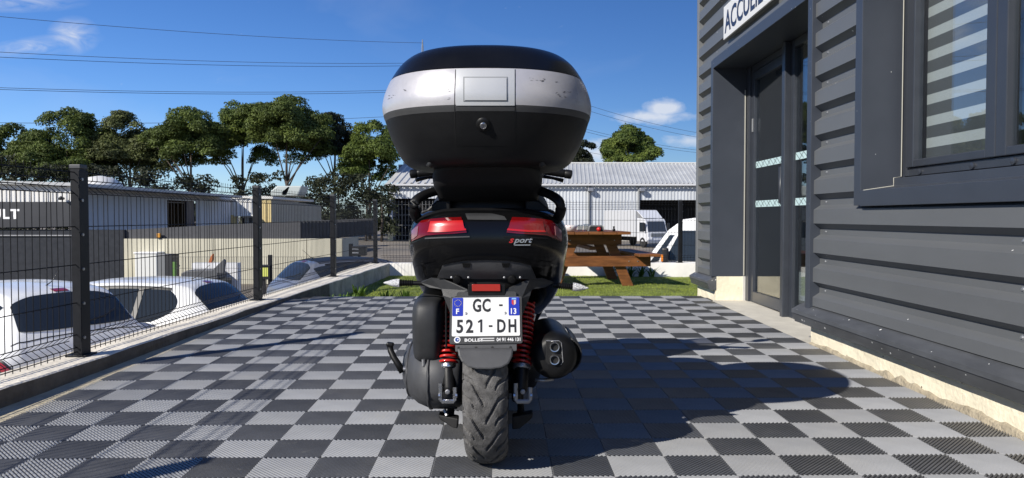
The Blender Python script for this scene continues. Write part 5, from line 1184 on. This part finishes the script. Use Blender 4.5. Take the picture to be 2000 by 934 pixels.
# parapet wall and cream retaining wall
PY = 26.62
pw = thing('ramp_parapet', 'dark grey slatted parapet above the cream retaining wall', 'wall', (ax(450, PY), PY, 0)); PO = (ax(450, PY), PY, 0)
prow = [(243, 449, 466), (300, 446, 466), (380, 441.5, 466), (450, 438, 466), (520, 435, 466.5), (580, 432, 466.5), (650, 429.5, 465), (690, 428, 461), (712, 427, 459), (735, 427, 458)]
for (a, ta, ba), (c, tc_, bc) in zip(prow, prow[1:]):
    Y0, Y1 = PY + max(0, (a - 600)) * .02, PY + max(0, (c - 600)) * .02; n = int((c - a) / 7); 
    for i in range(n):
        f0, f1 = i / n, (i + .9) / n; pa = a + (c - a) * f0; pb = a + (c - a) * f1; Yc = Y0 + (Y1 - Y0) * f0
        zz0, zz1 = az(ba + (bc - ba) * f0, Yc), az(ta + (tc_ - ta) * f0, Yc)
        MB().box((ax(pa, Yc), Yc, zz0), (ax(pb, Yc) + .012, Yc + .06, zz1)).build('slat', PM('slat grey', (0.055, 0.056, 0.062), .6, vary=.1), pw, off=PO)
MB().prism([(ax(a, PY + max(0, a - 600) * .02), PY + max(0, a - 600) * .02 + .07, az(b_, PY + max(0, a - 600) * .02) - .01) for a, t_, b_ in prow] + [(ax(a, PY + max(0, a - 600) * .02), PY + max(0, a - 600) * .02 + .07, az(t_, PY + max(0, a - 600) * .02) - .03) for a, t_, b_ in prow[::-1]], (0, .05, 0)).build('backing', PM('slat backing', (.03, .03, .034), .7), pw, off=PO)
cw = thing('retaining_wall', 'long cream concrete retaining wall below the dark slatted parapet', 'wall', (ax(450, PY), PY, LOT)); CO = (ax(450, PY), PY, LOT)
m_cream = PM('cream wall', (0.52, 0.49, 0.38), .9, vary=.14, vscale=1.2, stretch=(1, 1, .35), bump=.2)
edges_ = [243, 330, 420, 510, 600, 670]
for a, c in zip(edges_, edges_[1:]):
    MB().box((ax(a, PY) + .01, PY - .12 - .002, LOT), (ax(c, PY) - .01, PY + .3, az(466.3, PY))).build('wall_panel', m_cream, cw, off=CO, bevel=.01)
MB().prism([(ax(670, PY), PY - .12, LOT), (ax(692, PY), PY + .4, LOT), (ax(692, PY), PY + .4, az(463, PY)), (ax(670, PY), PY - .12, az(466, PY))], (0, .3, 0)).build('wall_end', m_cream, cw, off=CO)
lamp_ = thing('wall_beacon', 'small amber beacon on the dark slatted parapet', 'lamp', (ax(313.5, PY), PY - .1, az(464, PY)))
MB().box((-.055, -.08, 0), (.055, .03, .15)).build('beacon_body', PM('amber', (.55, .25, .03), .4), lamp_, bevel=.01)
MB().box((-.06, -.085, -.02), (.06, .1, .0)).build('beacon_base', m_blk, lamp_)
# small things between the cars and the cream wall
def boxthing(name, label, cat, px0, px1, py0, Y, depth, mat, zb=LOT, bevel=.02):
    t = thing(name, label, cat, (ax((px0 + px1) / 2, Y), Y, zb)); w_ = (px1 - px0) / F * Y / 2
    MB().box((-w_, 0, 0), (w_, depth, az(py0, Y) - zb)).build('casing', mat, t, bevel=bevel); return t, w_, az(py0, Y) - zb
t, w_, h_ = boxthing('utility_cabinet', 'grey utility cabinet against the cream wall behind the white car', 'cabinet', 306, 322, 497, 24, .5, PM('cabinet grey', (.16, .165, .17), .5))
MB().box((w_ + .002, -.02, 0), (w_ + .22, .48, h_)).build('cabinet_door', PM('cabinet dark', (.02, .02, .023), .5), t, bevel=.01)
t, w_, h_ = boxthing('white_container', 'white container standing left of the grey cabinet', 'container', 262, 305, 496, 26, 1.0, PM('container white', (.66, .66, .62), .5))
MB().box((-w_ - .03, -.03, h_), (w_ + .03, 1.03, h_ + .06)).build('lid', m_pw, t, bevel=.02)
t, w_, h_ = boxthing('green_post', 'plain green post standing beside the grey cabinet', 'post', 336, 342, 511, 23, .1, PM('post green', (.10, .22, .04), .5)); MB().box((-w_ - .01, -.01, h_), (w_ + .01, .11, h_ + .03)).build('cap', m_ctrim, t)
t, w_, h_ = boxthing('green_post', 'green post topped by an orange bird shaped finial', 'post', 403, 407, 524, 21, .1, MATS['post green'])
fz = lambda px, py: (ax(px, 21) - ax(405, 21), 0, az(py, 21) - LOT)
MB().prism([fz(*p) for p in ((400, 522), (396, 518), (400, 515), (405, 516), (408, 506), (411, 500), (416, 495), (415, 506), (413, 512), (411, 520), (406, 525))], (0, .08, 0)).build('finial', PM('finial orange', (.45, .13, .03), .5), t, bevel=.015)
t = thing('low_grey_panel', 'low grey slab with an upright triangular fin behind the white car', 'panel', (ax(400, 20), 20, LOT)); fz = lambda px, py: (ax(px, 20) - ax(400, 20), 0, az(py, 20) - LOT)
mg_ = PM('fin grey', (.09, .093, .10), .5)
MB().prism([fz(*p) for p in ((352, 534), (362, 529), (415, 528), (424, 533), (424, 545), (352, 545))], (0, .6, 0)).build('slab', mg_, t, bevel=.02)
MB().prism([fz(*p) for p in ((413, 528), (436, 506), (438, 510), (436, 534), (420, 534))], (0, .12, 0)).build('fin', mg_, t, bevel=.015)
MB().box((-.6, .1, 0), (.5, .5, az(545, 20) - LOT)).build('foot', m_ctrim, t)
MB().box((-.62, .62, 0), (.62, .9, az(517, 20) - LOT)).build('white_back', m_pw, t)
# lower fence in the car park with notice box and letter box
lf = thing('car_park_fence', 'thin mesh fence standing down in the car park in front of the cream wall', 'fence', (ax(500, 18), 18, LOT)); LFO = (ax(500, 18), 18, LOT)
j = MB(); za, zb_ = LOT + .05, az(502, 18)
for k in range(int((ax(690, 18) - ax(335, 18)) / .055)): x = ax(335, 18) + k * .055; j.tube([(x, 18, za), (x, 18, zb_)], .003, 4)
for k in range(6): z = za + (zb_ - za) * k / 5; j.tube([(ax(335, 18), 18, z), (ax(690, 18), 18, z)], .004, 4)
tag(j.build('wires', PM('thin wire grey', (.10, .10, .10), .5), lf, off=LFO), kind='stuff')
for px, py in ((527, 498), (685, 476)):
    MB().box((ax(px - 3.8, 17.9), 17.86, LOT), (ax(px + 3.8, 17.9), 17.94, az(py, 17.9))).build('post', m_fence, lf, off=LFO, bevel=.008)
t = thing('notice_box', 'dark framed box with a yellow notice on the lower fence', 'box', (ax(513, 17.8), 17.8, az(546, 17.8)))
w_ = 13 / F * 17.8; hh_ = 28 / F * 17.8
MB().box((-w_, 0, 0), (w_, .2, hh_)).build('case', m_ctrim, t, bevel=.01); MB().box((-w_ * .4, -.012, hh_ * .2), (w_ * .75, -.002, hh_ * .82)).build('notice', PM('notice yellow', (.55, .58, .12), .5), t)
MB().box((-.03, .05, LOT - az(546, 17.8)), (.03, .11, 0)).build('leg', m_ctrim, t)
t = thing('letter_box', 'dark grey letter box with pale slots on the fence post', 'letter box', (ax(700, 17.7), 17.7, az(500, 17.7)))
w_ = 13 / F * 17.7; hh_ = 19 / F * 17.7
MB().box((-w_, 0, 0), (w_, .25, hh_)).build('case', m_ctrim, t, bevel=.01)
for f in (.25, .62): MB().box((-w_ * .9, -.012, hh_ * f), (0, -.002, hh_ * (f + .14))).build('slot_flap', m_alu, t)
MB().box((-.03, .05, LOT - az(500, 17.7)), (.03, .11, 0)).build('leg', m_ctrim, t)

# ------------------------------------------------------------------ warehouse
HY = 75.0
wh = thing('warehouse', 'long grey metal warehouse with ribbed walls and two dark bay openings', 'building', (0, HY, LOT)); HO = (0, HY, LOT)
X = lambda px: ax(px, HY); Z = lambda py: az(py, HY)
m_rw = PM('galvanised cladding', (0.50, 0.52, 0.54), .5, vary=.14, vscale=.25, stretch=(1, 1, .2)); m_base = PM('block base', (.46, .43, .37), .85, vary=.12, vscale=.5)
zE = Z(360); xr = X(1650)
for a, c, zb_, zt2 in ((757, 768, LOT, zE), (768, 862, Z(388), zE), (862, 1247, Z(441), zE), (1247, 1400, Z(391), zE), (1400, 1650, Z(441), zE)):
    ribbed(X(a), HY, X(c), HY, zb_, zt2, .32, .05, 0, -1).build('cladding', m_rw, wh, off=HO)
MB().box((X(862), HY - .02, LOT), (X(1247), HY + .3, Z(441))).build('base_wall', m_base, wh, off=HO)
for a in (757, 763): pass
MB().box((X(757.5), HY - .08, LOT), (X(767.5), HY - .062, Z(438))).build('base_wall', PM('base yellowish', (.55, .50, .34), .85, vary=.15), wh, off=HO)
MB().box((X(760), HY + 4, LOT), (X(1648), HY + 4.1, zE)).build('interior_back', m_void, wh, off=HO)
MB().box((X(866), HY + .35, LOT), (X(870), HY + 4, zE)).build('partition', m_void, wh, off=HO)
gr = MB()
MB().box((X(757), HY, LOT), (X(757) + .15, HY + 16, zE)).build('gable_wall', m_rw, wh, off=HO)
RY = HY + 8.0; zR = az(320, RY)
def roof_sheet(x0, x1, pitch, mat, d):
    n = int((x1 - x0) / pitch); lo = []; hi = []
    for i in range(n):
        for f, h in ((0, 0), (.55, 0), (.68, d), (.9, d)):
            x = x0 + (x1 - x0) * (i + f) / n; lo.append((x, HY - .5, zE + .02 + h)); hi.append((x + .6, RY, zR + h))
    return MB().grid([lo, hi]).build('roof', mat, wh, off=HO)
roof_sheet(X(755), X(862), .62, PM('roof rib light', (.50, .50, .48), .5, vary=.1, vscale=.3), .10); roof_sheet(X(862), xr, .42, m_roofm, .06)
MB().prism([(X(755), RY, zR - .1), (X(755) + .0, RY + 8.4, zE), (X(755), RY, zE)], (xr - X(755), 0, 0)).build('roof_back', m_roofm, wh, off=HO)
MB().box((X(754), HY - .62, zE - .16), (xr, HY - .5, zE + .02)).build('gutter', PM('gutter white', (.55, .55, .55), .5), wh, off=HO)
MB().box((X(755) + .55, RY - .15, zR + .0), (xr, RY + .15, zR + .14)).build('ridge_cap', PM('ridge pale', (.55, .55, .53), .5), wh, off=HO)
for px in (1150, 1247): MB().cyl((X(px), HY - .16, LOT), (X(px), HY - .16, zE - .1), .11, n=8).build('downpipe', PM('downpipe grey', (.20, .21, .22), .5), wh, off=HO)
for px in (1152, 1252): MB().obox((X(px), HY - .5, Z(371)), (.55, .5, .35)).build('floodlight', m_alu, wh, off=HO, bevel=.05)
gate = MB()
for px in np.linspace(771, 858, 14): gate.box((X(px) - .03, HY + .25, LOT), (X(px) + .03, HY + .3, Z(392)))
for py in (400, 420, 440, 460): gate.box((X(768), HY + .22, Z(py) - .03), (X(862), HY + .25, Z(py) + .03))
tag(gate.build('bay_gate', PM('gate bar', (.13, .13, .13), .5), wh, off=HO), kind='stuff')

# truck and van --------------------------------------------------------
m_tw = PM('truck white', (.62, .63, .65), .35, coat=.4); m_twg = PM('truck box side', (.50, .51, .53), .5)
TY = 58.0; tx0 = ax(1285, TY)
tk = thing('box_truck', 'white box truck with dark windscreen parked in front of the warehouse', 'truck', (tx0, TY, LOT), math.radians(24)); tk.scale = (.84, .84, .84)
s_ = 1.0
MB().box((-1.2, 1.9, .95), (1.2, 7.5, 3.45)).build('cargo_box', m_twg, tk, bevel=.05)
cab = MB().prism([(0, .05, .55), (0, -.02, 1.35), (0, .10, 1.45), (0, .40, 2.45), (0, .55, 2.62), (0, 1.8, 2.72), (0, 1.8, .55)], (2.2, 0, 0)); cab.v = [(x - 1.1, y, z) for x, y, z in cab.v]; cab.build('cab', m_tw, tk, bevel=.06)
MB().prism([(-1.0, .12, 1.42), (1.0, .12, 1.42), (.92, .40, 2.40), (-.92, .40, 2.40)], (0, -.04, .012)).build('windscreen', m_cgl, tk)
MB().prism([(-1.05, .75, 2.70), (1.05, .75, 2.70), (1.12, 1.75, 3.40), (-1.12, 1.75, 3.40)], (0, .15, .0)).build('wind_deflector', m_tw, tk, bevel=.04)
for sx in (-1, 1):
    MB().box((sx * 1.101 - .006, .55, 1.45), (sx * 1.101 + .006, 1.35, 2.30)).build('side_window', m_cgl, tk)
    MB().box((sx * 1.32 - .12, .18, 1.50), (sx * 1.32 + .12, .30, 2.25)).build('mirror', m_ctrim, tk, bevel=.03)
    MB().box((sx * .82 - .2, -.04, .75), (sx * .82 + .2, .02, .98)).build('headlight', m_ind, tk, bevel=.02)
    for yw in (.85, 5.6):
        MB().lathe((sx * .85, yw, .48), (sx, 0, 0), [(0, .2), (0, .46), (.05, .48), (.22, .48), (.26, .44), (.26, .25), (.2, .2)], 24).build('wheel', m_rub, tk, smooth=True, angle=40)
MB().box((-.75, -.06, 1.02), (.75, .01, 1.32)).build('grille', PM('grille', (.16, .17, .18), .4, metal=.4), tk, bevel=.02)
MB().box((-1.12, -.12, .38), (1.12, .10, .72)).build('bumper', m_alu, tk, bevel=.05)
MB().box((-.5, 1.85, .55), (.5, 7.4, .94)).build('chassis', m_blk, tk)
VY = 18.6
vn = thing('delivery_van', 'white delivery van with orange indicator behind the rear fence', 'van', (ax(1226, 18.2), 18.2, LOT), math.radians(-16))
pr = [(0, .35), (0, .75), (.06, .95), (.30, 1.12), (.42, 1.22), (1.02, 2.05), (1.35, 2.30), (2.5, 2.45), (5.4, 2.48), (5.55, 2.3), (5.6, .45), (4.9, .35)]
b = MB(); hwv = .98; rows = []
for f, k in ((-1, .93), (-.985, .97), (-.95, 1), (.95, 1), (.985, .97), (1, .93)):
    rows.append([(2.8 + (x - 2.8) * (1 - (1 - k) * .25), f * hwv * (1 - .12 * max(0, (z - 1.2) / 1.3)), 1.3 + (z - 1.3) * (1 - (1 - k) * .5)) for x, z in pr])
b.grid(rows, True); b.f.append(tuple(range(len(pr)))); b.f.append(tuple(range(5 * len(pr), 6 * len(pr)))); b.build('body', m_white, vn, smooth=False, bevel=.03)
for sy in (-1, 1):
    yv = lambda z: sy * (hwv * (1 - .12 * max(0, (z - 1.2) / 1.3)) + .004)
    MB().prism([(.95, yv(1.38), 1.38), (1.75, yv(1.38), 1.38), (1.75, yv(2.05), 2.05), (1.30, yv(2.05), 2.05)], (0, sy * .006, 0)).build('side_window', m_cgl, vn)
    MB().prism([(.62, yv(1.32), 1.32), (.80, yv(1.36), 1.36), (1.16, yv(1.95), 1.95), (1.06, yv(1.95), 1.95)], (0, sy * .006, 0)).build('quarter_window', m_cgl, vn)
    mr_ = MB().obox((.98, sy * 1.14, 1.5), (.14, .22, .34)).build('mirror', m_ctrim, vn, bevel=.04)
    MB().obox((.92, sy * 1.16, 1.44), (.05, .18, .16)).build('indicator', PM('indicator amber', (.75, .22, .01), .3, coat=.6), mr_, bevel=.01)
    MB().obox((.16, sy * .74, .86), (.25, .3, .2), (0, -.4, 0)).build('headlight', m_ind, vn, bevel=.04)
    for xw in (.95, 4.5): MB().lathe((xw, sy * .80, .34), (0, sy, 0), [(0, .2), (0, .32), (.04, .345), (.17, .345), (.2, .3), (.17, .2)], 24).build('wheel', m_rub, vn, smooth=True)
MB().prism([(.47, -.84, 1.27), (.47, .84, 1.27), (1.00, .76, 2.02), (1.00, -.76, 2.02)], (-.015, 0, .01)).build('windscreen', m_cgl, vn)
MB().obox((.02, 0, .5), (.12, 1.8, .3)).build('bumper', m_ctrim, vn, bevel=.05)

# ------------------------------------------------------------------ trees
m_bark = PM('pine bark', (0.16, 0.125, 0.095), .9, vary=.35, vscale=2, stretch=(1, 1, .3)); m_bark2 = PM('dark bark', (0.07, 0.055, 0.045), .9, vary=.3, vscale=2)
LV = [leaf_mat('pine needles %d' % k, a, b) for k, (a, b) in enumerate((((.040, .060, .016), (.135, .175, .038)), ((.052, .062, .024), (.140, .160, .050)), ((.042, .070, .016), (.160, .205, .040)), ((.018, .024, .014), (.045, .052, .024))))]
def foliage(puffs, per, leaf, seed):
    r = np.random.default_rng(seed); allc = []; alls = []
    for (x, y, z, R) in puffs:
        n = int(per * R * R); d = r.normal(size=(n, 3)); d /= np.linalg.norm(d, axis=1)[:, None]; d[:, 2] = np.where(d[:, 2] < -.35, -d[:, 2], d[:, 2])
        rad = R * (1 - .45 * r.random(n) ** 2) * (1 + .10 * np.sin(d[:, 0] * 9 + x) * np.sin(d[:, 1] * 9 + y) + .10 * np.sin(d[:, 2] * 11 + z))
        allc.append(np.array([x, y, z]) + d * rad[:, None] * np.array([1, 1, .84])); alls.append(d)
    c = np.vstack(allc); dn = np.vstack(alls); n = len(c)
    nrm = dn + r.normal(0, .55, (n, 3)); nrm /= np.linalg.norm(nrm, axis=1)[:, None]
    a = np.cross(nrm, r.normal(size=(n, 3))); a /= np.linalg.norm(a, axis=1)[:, None]; b = np.cross(nrm, a)
    s = leaf * r.uniform(.55, 1.3, n)[:, None]
    V = np.stack([c - a * s * .55, c + b * s * .3, c + a * s * .6, c - b * s * .3], 1).reshape(-1, 3)
    return V, np.arange(4 * n).reshape(-1, 4)
def pine(label, pxc, top, halfw, bottom, Y, seed, mat=0, trunk_px=None, base=LOT, leaf=.21, dens=480, light=True, group='pines behind the buildings'):
    r = random.Random(seed); k = Y / F; x0 = (pxc - 1000) * k; zt2 = CAM_H + (424 - top) * k; zb2 = CAM_H + (424 - bottom) * k; R = halfw * k
    t = thing('pine_tree', label, 'tree', (x0, Y, base), 0, group); H = zt2 - base; cb = zb2 - base; ch_ = H - cb
    puffs = []; lobes = [(0, 0, cb + ch_ * .70, .50)]
    lobes += [(R * .3, 0, cb + ch_ * .45, .5), (-R * .3, 0, cb + ch_ * .42, .5)]
    for i in range(11):
        a = 2 * pi * i / 11 + r.uniform(-.3, .3); rd = r.uniform(.42, .70); lobes.append((R * rd * math.cos(a), R * rd * math.sin(a) * .8, cb + ch_ * r.uniform(.10, .66), r.uniform(.28, .42)))
    for lx_, ly_, lz_, lr in lobes:
        for i in range(11):
            a = r.uniform(0, 2 * pi); e = r.uniform(-.35, 1.0); rr = R * lr * .72; pr_ = R * r.uniform(.13, .24); ce = math.sqrt(max(0, 1 - e * e))
            puffs.append((lx_ + rr * ce * math.cos(a), ly_ + rr * ce * math.sin(a), min(lz_ + rr * e * min(1.0, ch_ / (1.7 * R)), H - pr_ * .8), pr_))
    V, Fq_ = foliage(puffs, dens, leaf, seed); np_mesh('crown', V, Fq_, LV[mat], t)
    tw = MB(); lean = r.uniform(-.06, .06) * H; mb2 = m_bark if light else m_bark2
    fork = cb * r.uniform(.70, .92); tr = .011 * H + .05
    tw.tube([(0, 0, -.1), (lean * .25 + r.uniform(-.2, .2), 0, fork * .5), (lean * .5, 0, fork)], [tr, tr * .85, tr * .7], 8); tw.tube([(lean * .5, 0, fork - .1), (lean * .7, .1, fork + (H - fork) * .55)], [tr * .7, tr * .25], 8)
    trk = tw.build('trunk', mb2, t, smooth=True)
    lim = r.sample(sorted(puffs, key=lambda p: p[2])[:60], 4) + r.sample(puffs, 2)
    for p in lim:
        L = MB(); e = Vector(p[:3]); hf = r.uniform(.8, 1.0); s0 = Vector((lean * .5 * hf, 0, fork * hf)); md = s0.lerp(e, .5) + Vector((r.uniform(-.3, .3), r.uniform(-.3, .3), r.uniform(-.2, .5)))
        L.tube([s0 - Vector((0, 0, .15)), md, e], [tr * .42, tr * .26, tr * .10], 6); L.build('limb', mb2, trk, smooth=True)
    return t
trees = [
    ('rounded pine at the open end of the pine row above the showroom dome', 30, 240, 50, 335, 84, 0), ('broad dark pine with layered crown above the showroom letters', 128, 212, 75, 345, 80, 0),
    ('olive tinted pine with forked pale trunk behind the workshop roof', 256, 222, 76, 335, 82, 1), ('pine with slim pale trunk behind the loading bay', 372, 211, 66, 318, 80, 0),
    ('tall pine between the slim pale trunk pine and the highest crown', 470, 198, 62, 318, 86, 2), ('highest pine of the row with several dark stems', 560, 190, 76, 315, 80, 0),
    ('dark sparse pine beside the highest crown', 648, 222, 48, 305, 84, 3), ('bright green pine next to the warehouse gable', 722, 233, 56, 352, 80, 2)]
for k, (lab, px, tp, hw, bt, Y, mt) in enumerate(trees): pine(lab, px, tp - 3, hw * 1.27, bt + 18, Y, 100 + k, mt, light=k in (2, 3, 4, 6))
pine('dark pointed pine rising behind the warehouse roof', 1132, 258, 34, 345, 105, 120, 3, dens=460, leaf=.25)
pine('wide bright green pine rising behind the warehouse roof', 1226, 243, 64, 335, 105, 121, 2, dens=460, leaf=.25)
for k, (px, tp, hw, Y) in enumerate(((-10, 290, 70, 78), (75, 300, 65, 74), (170, 310, 66, 76), (300, 318, 56, 76), (410, 332, 50, 78), (500, 322, 50, 76), (600, 335, 52, 78), (660, 322, 46, 76), (715, 318, 52, 74), (745, 345, 32, 72))):
    r = random.Random(300 + k); kk = Y / F; R = hw * kk; H = CAM_H + (424 - tp) * kk - LOT
    labs = ['dark shrub below the pines behind the showroom', 'dark shrub below the pines behind the workshop', 'dark shrub below the pines beside the warehouse']; li = 0 if k < 3 else (1 if k < 6 else 2)
    t = thing('shrub', labs[li], 'shrub', ((px - 1000) * kk, Y, LOT), 0, ['shrubs behind the showroom', 'shrubs behind the workshop', 'shrubs beside the warehouse'][li])
    puffs = [(r.uniform(-R, R), r.uniform(-1, 1), r.uniform(.1, .85) * H, r.uniform(.25, .42) * R) for _ in range(34)]
    V, Fq_ = foliage(puffs, 130, .30, 300 + k); np_mesh('foliage', V, Fq_, LV[3], t)
    MB().tube([(0, 0, -.1), (.1, 0, H * .4), (0, .1, H * .7)], [.14, .1, .05], 6).build('stem', m_bark2, t, smooth=True)

# ------------------------------------------------------------------ pylon and overhead lines
m_lat = PM('galvanised lattice', (.30, .32, .34), .5, metal=.3)
LY = 190.0; lx = (826.5 - 1000) / F * LY; lz = CAM_H + (424 - 80) / F * LY
py_ = thing('power_pylon', 'distant lattice power pylon with its tip above the top box', 'pylon', (lx, LY, LOT)); H = lz - LOT
b = MB()
def wdt(z): return max(.15, 2.6 * (1 - z / (H * .92)))
lv = list(np.linspace(0, H * .95, 14))
for sx in (-1, 1):
    for sy in (-1, 1): b.tube([(sx * wdt(z), sy * wdt(z), z) for z in lv] + [(0, 0, H)], .10, 4)
for za, zb2 in zip(lv, lv[1:]):
    for sy in (-1, 1): b.tube([(-wdt(za), sy * wdt(za), za), (wdt(zb2), sy * wdt(zb2), zb2)], .06, 4); b.tube([(wdt(za), sy * wdt(za), za), (-wdt(zb2), sy * wdt(zb2), zb2)], .06, 4)
b.build('lattice', m_lat, py_)
arms = [(H * .64, 5.5), (H * .75, 4.6), (H * .86, 3.2)]
for z, L in arms: MB().tube([(-L, 0, z), (0, 0, z + .5), (L, 0, z)], .12, 4).build('cross_arm', m_lat, py_)
m_cab = PM('cable grey', (.06, .07, .09), .5)
def cable(label, p, q, sag, grp):
    t = thing('power_line', label, 'cable', p, 0, grp); pts = []; p, q = Vector(p), Vector(q)
    for k in range(33): f = k / 32; v = p.lerp(q, f); v.z -= sag * 4 * f * (1 - f); pts.append(v - p)
    MB().tube(pts, .042, 4, caps=False).build('conductor', m_cab, t)
def W_(px, py, Y): return P(px, py, Y)
labs_l = ['single topmost power line passing below the wispy cloud left of the top box'] + ['power line of the middle pair left of the top box'] * 2 + ['power line of the close pair just above the pine crowns'] * 2 + ['lowest power line running behind the pine crowns']
for (ya, yb), lab in zip(((28, 84), (98, 123), (108, 128), (168, 174), (171.5, 178), (237, 224)), labs_l):
    a = W_(-120, ya + (ya - yb) * .12, 120); e = W_(826, yb, 188); cable(lab, a, e, .9, 'overhead lines towards the pylon')
labs_r = ['power line of the upper pair right of the top box'] * 2 + ['power line of the lower pair right of the top box'] * 2 + ['lowest power line just over the warehouse ridge']
for (ya, yb), lab in zip(((196, 268), (207, 276), (246, 298), (251, 303), (292, 322)), labs_r):
    a = W_(1120, ya, 200); e = W_(1420, yb, 240); cable(lab, a, e, 1.2, 'overhead lines above the warehouse')
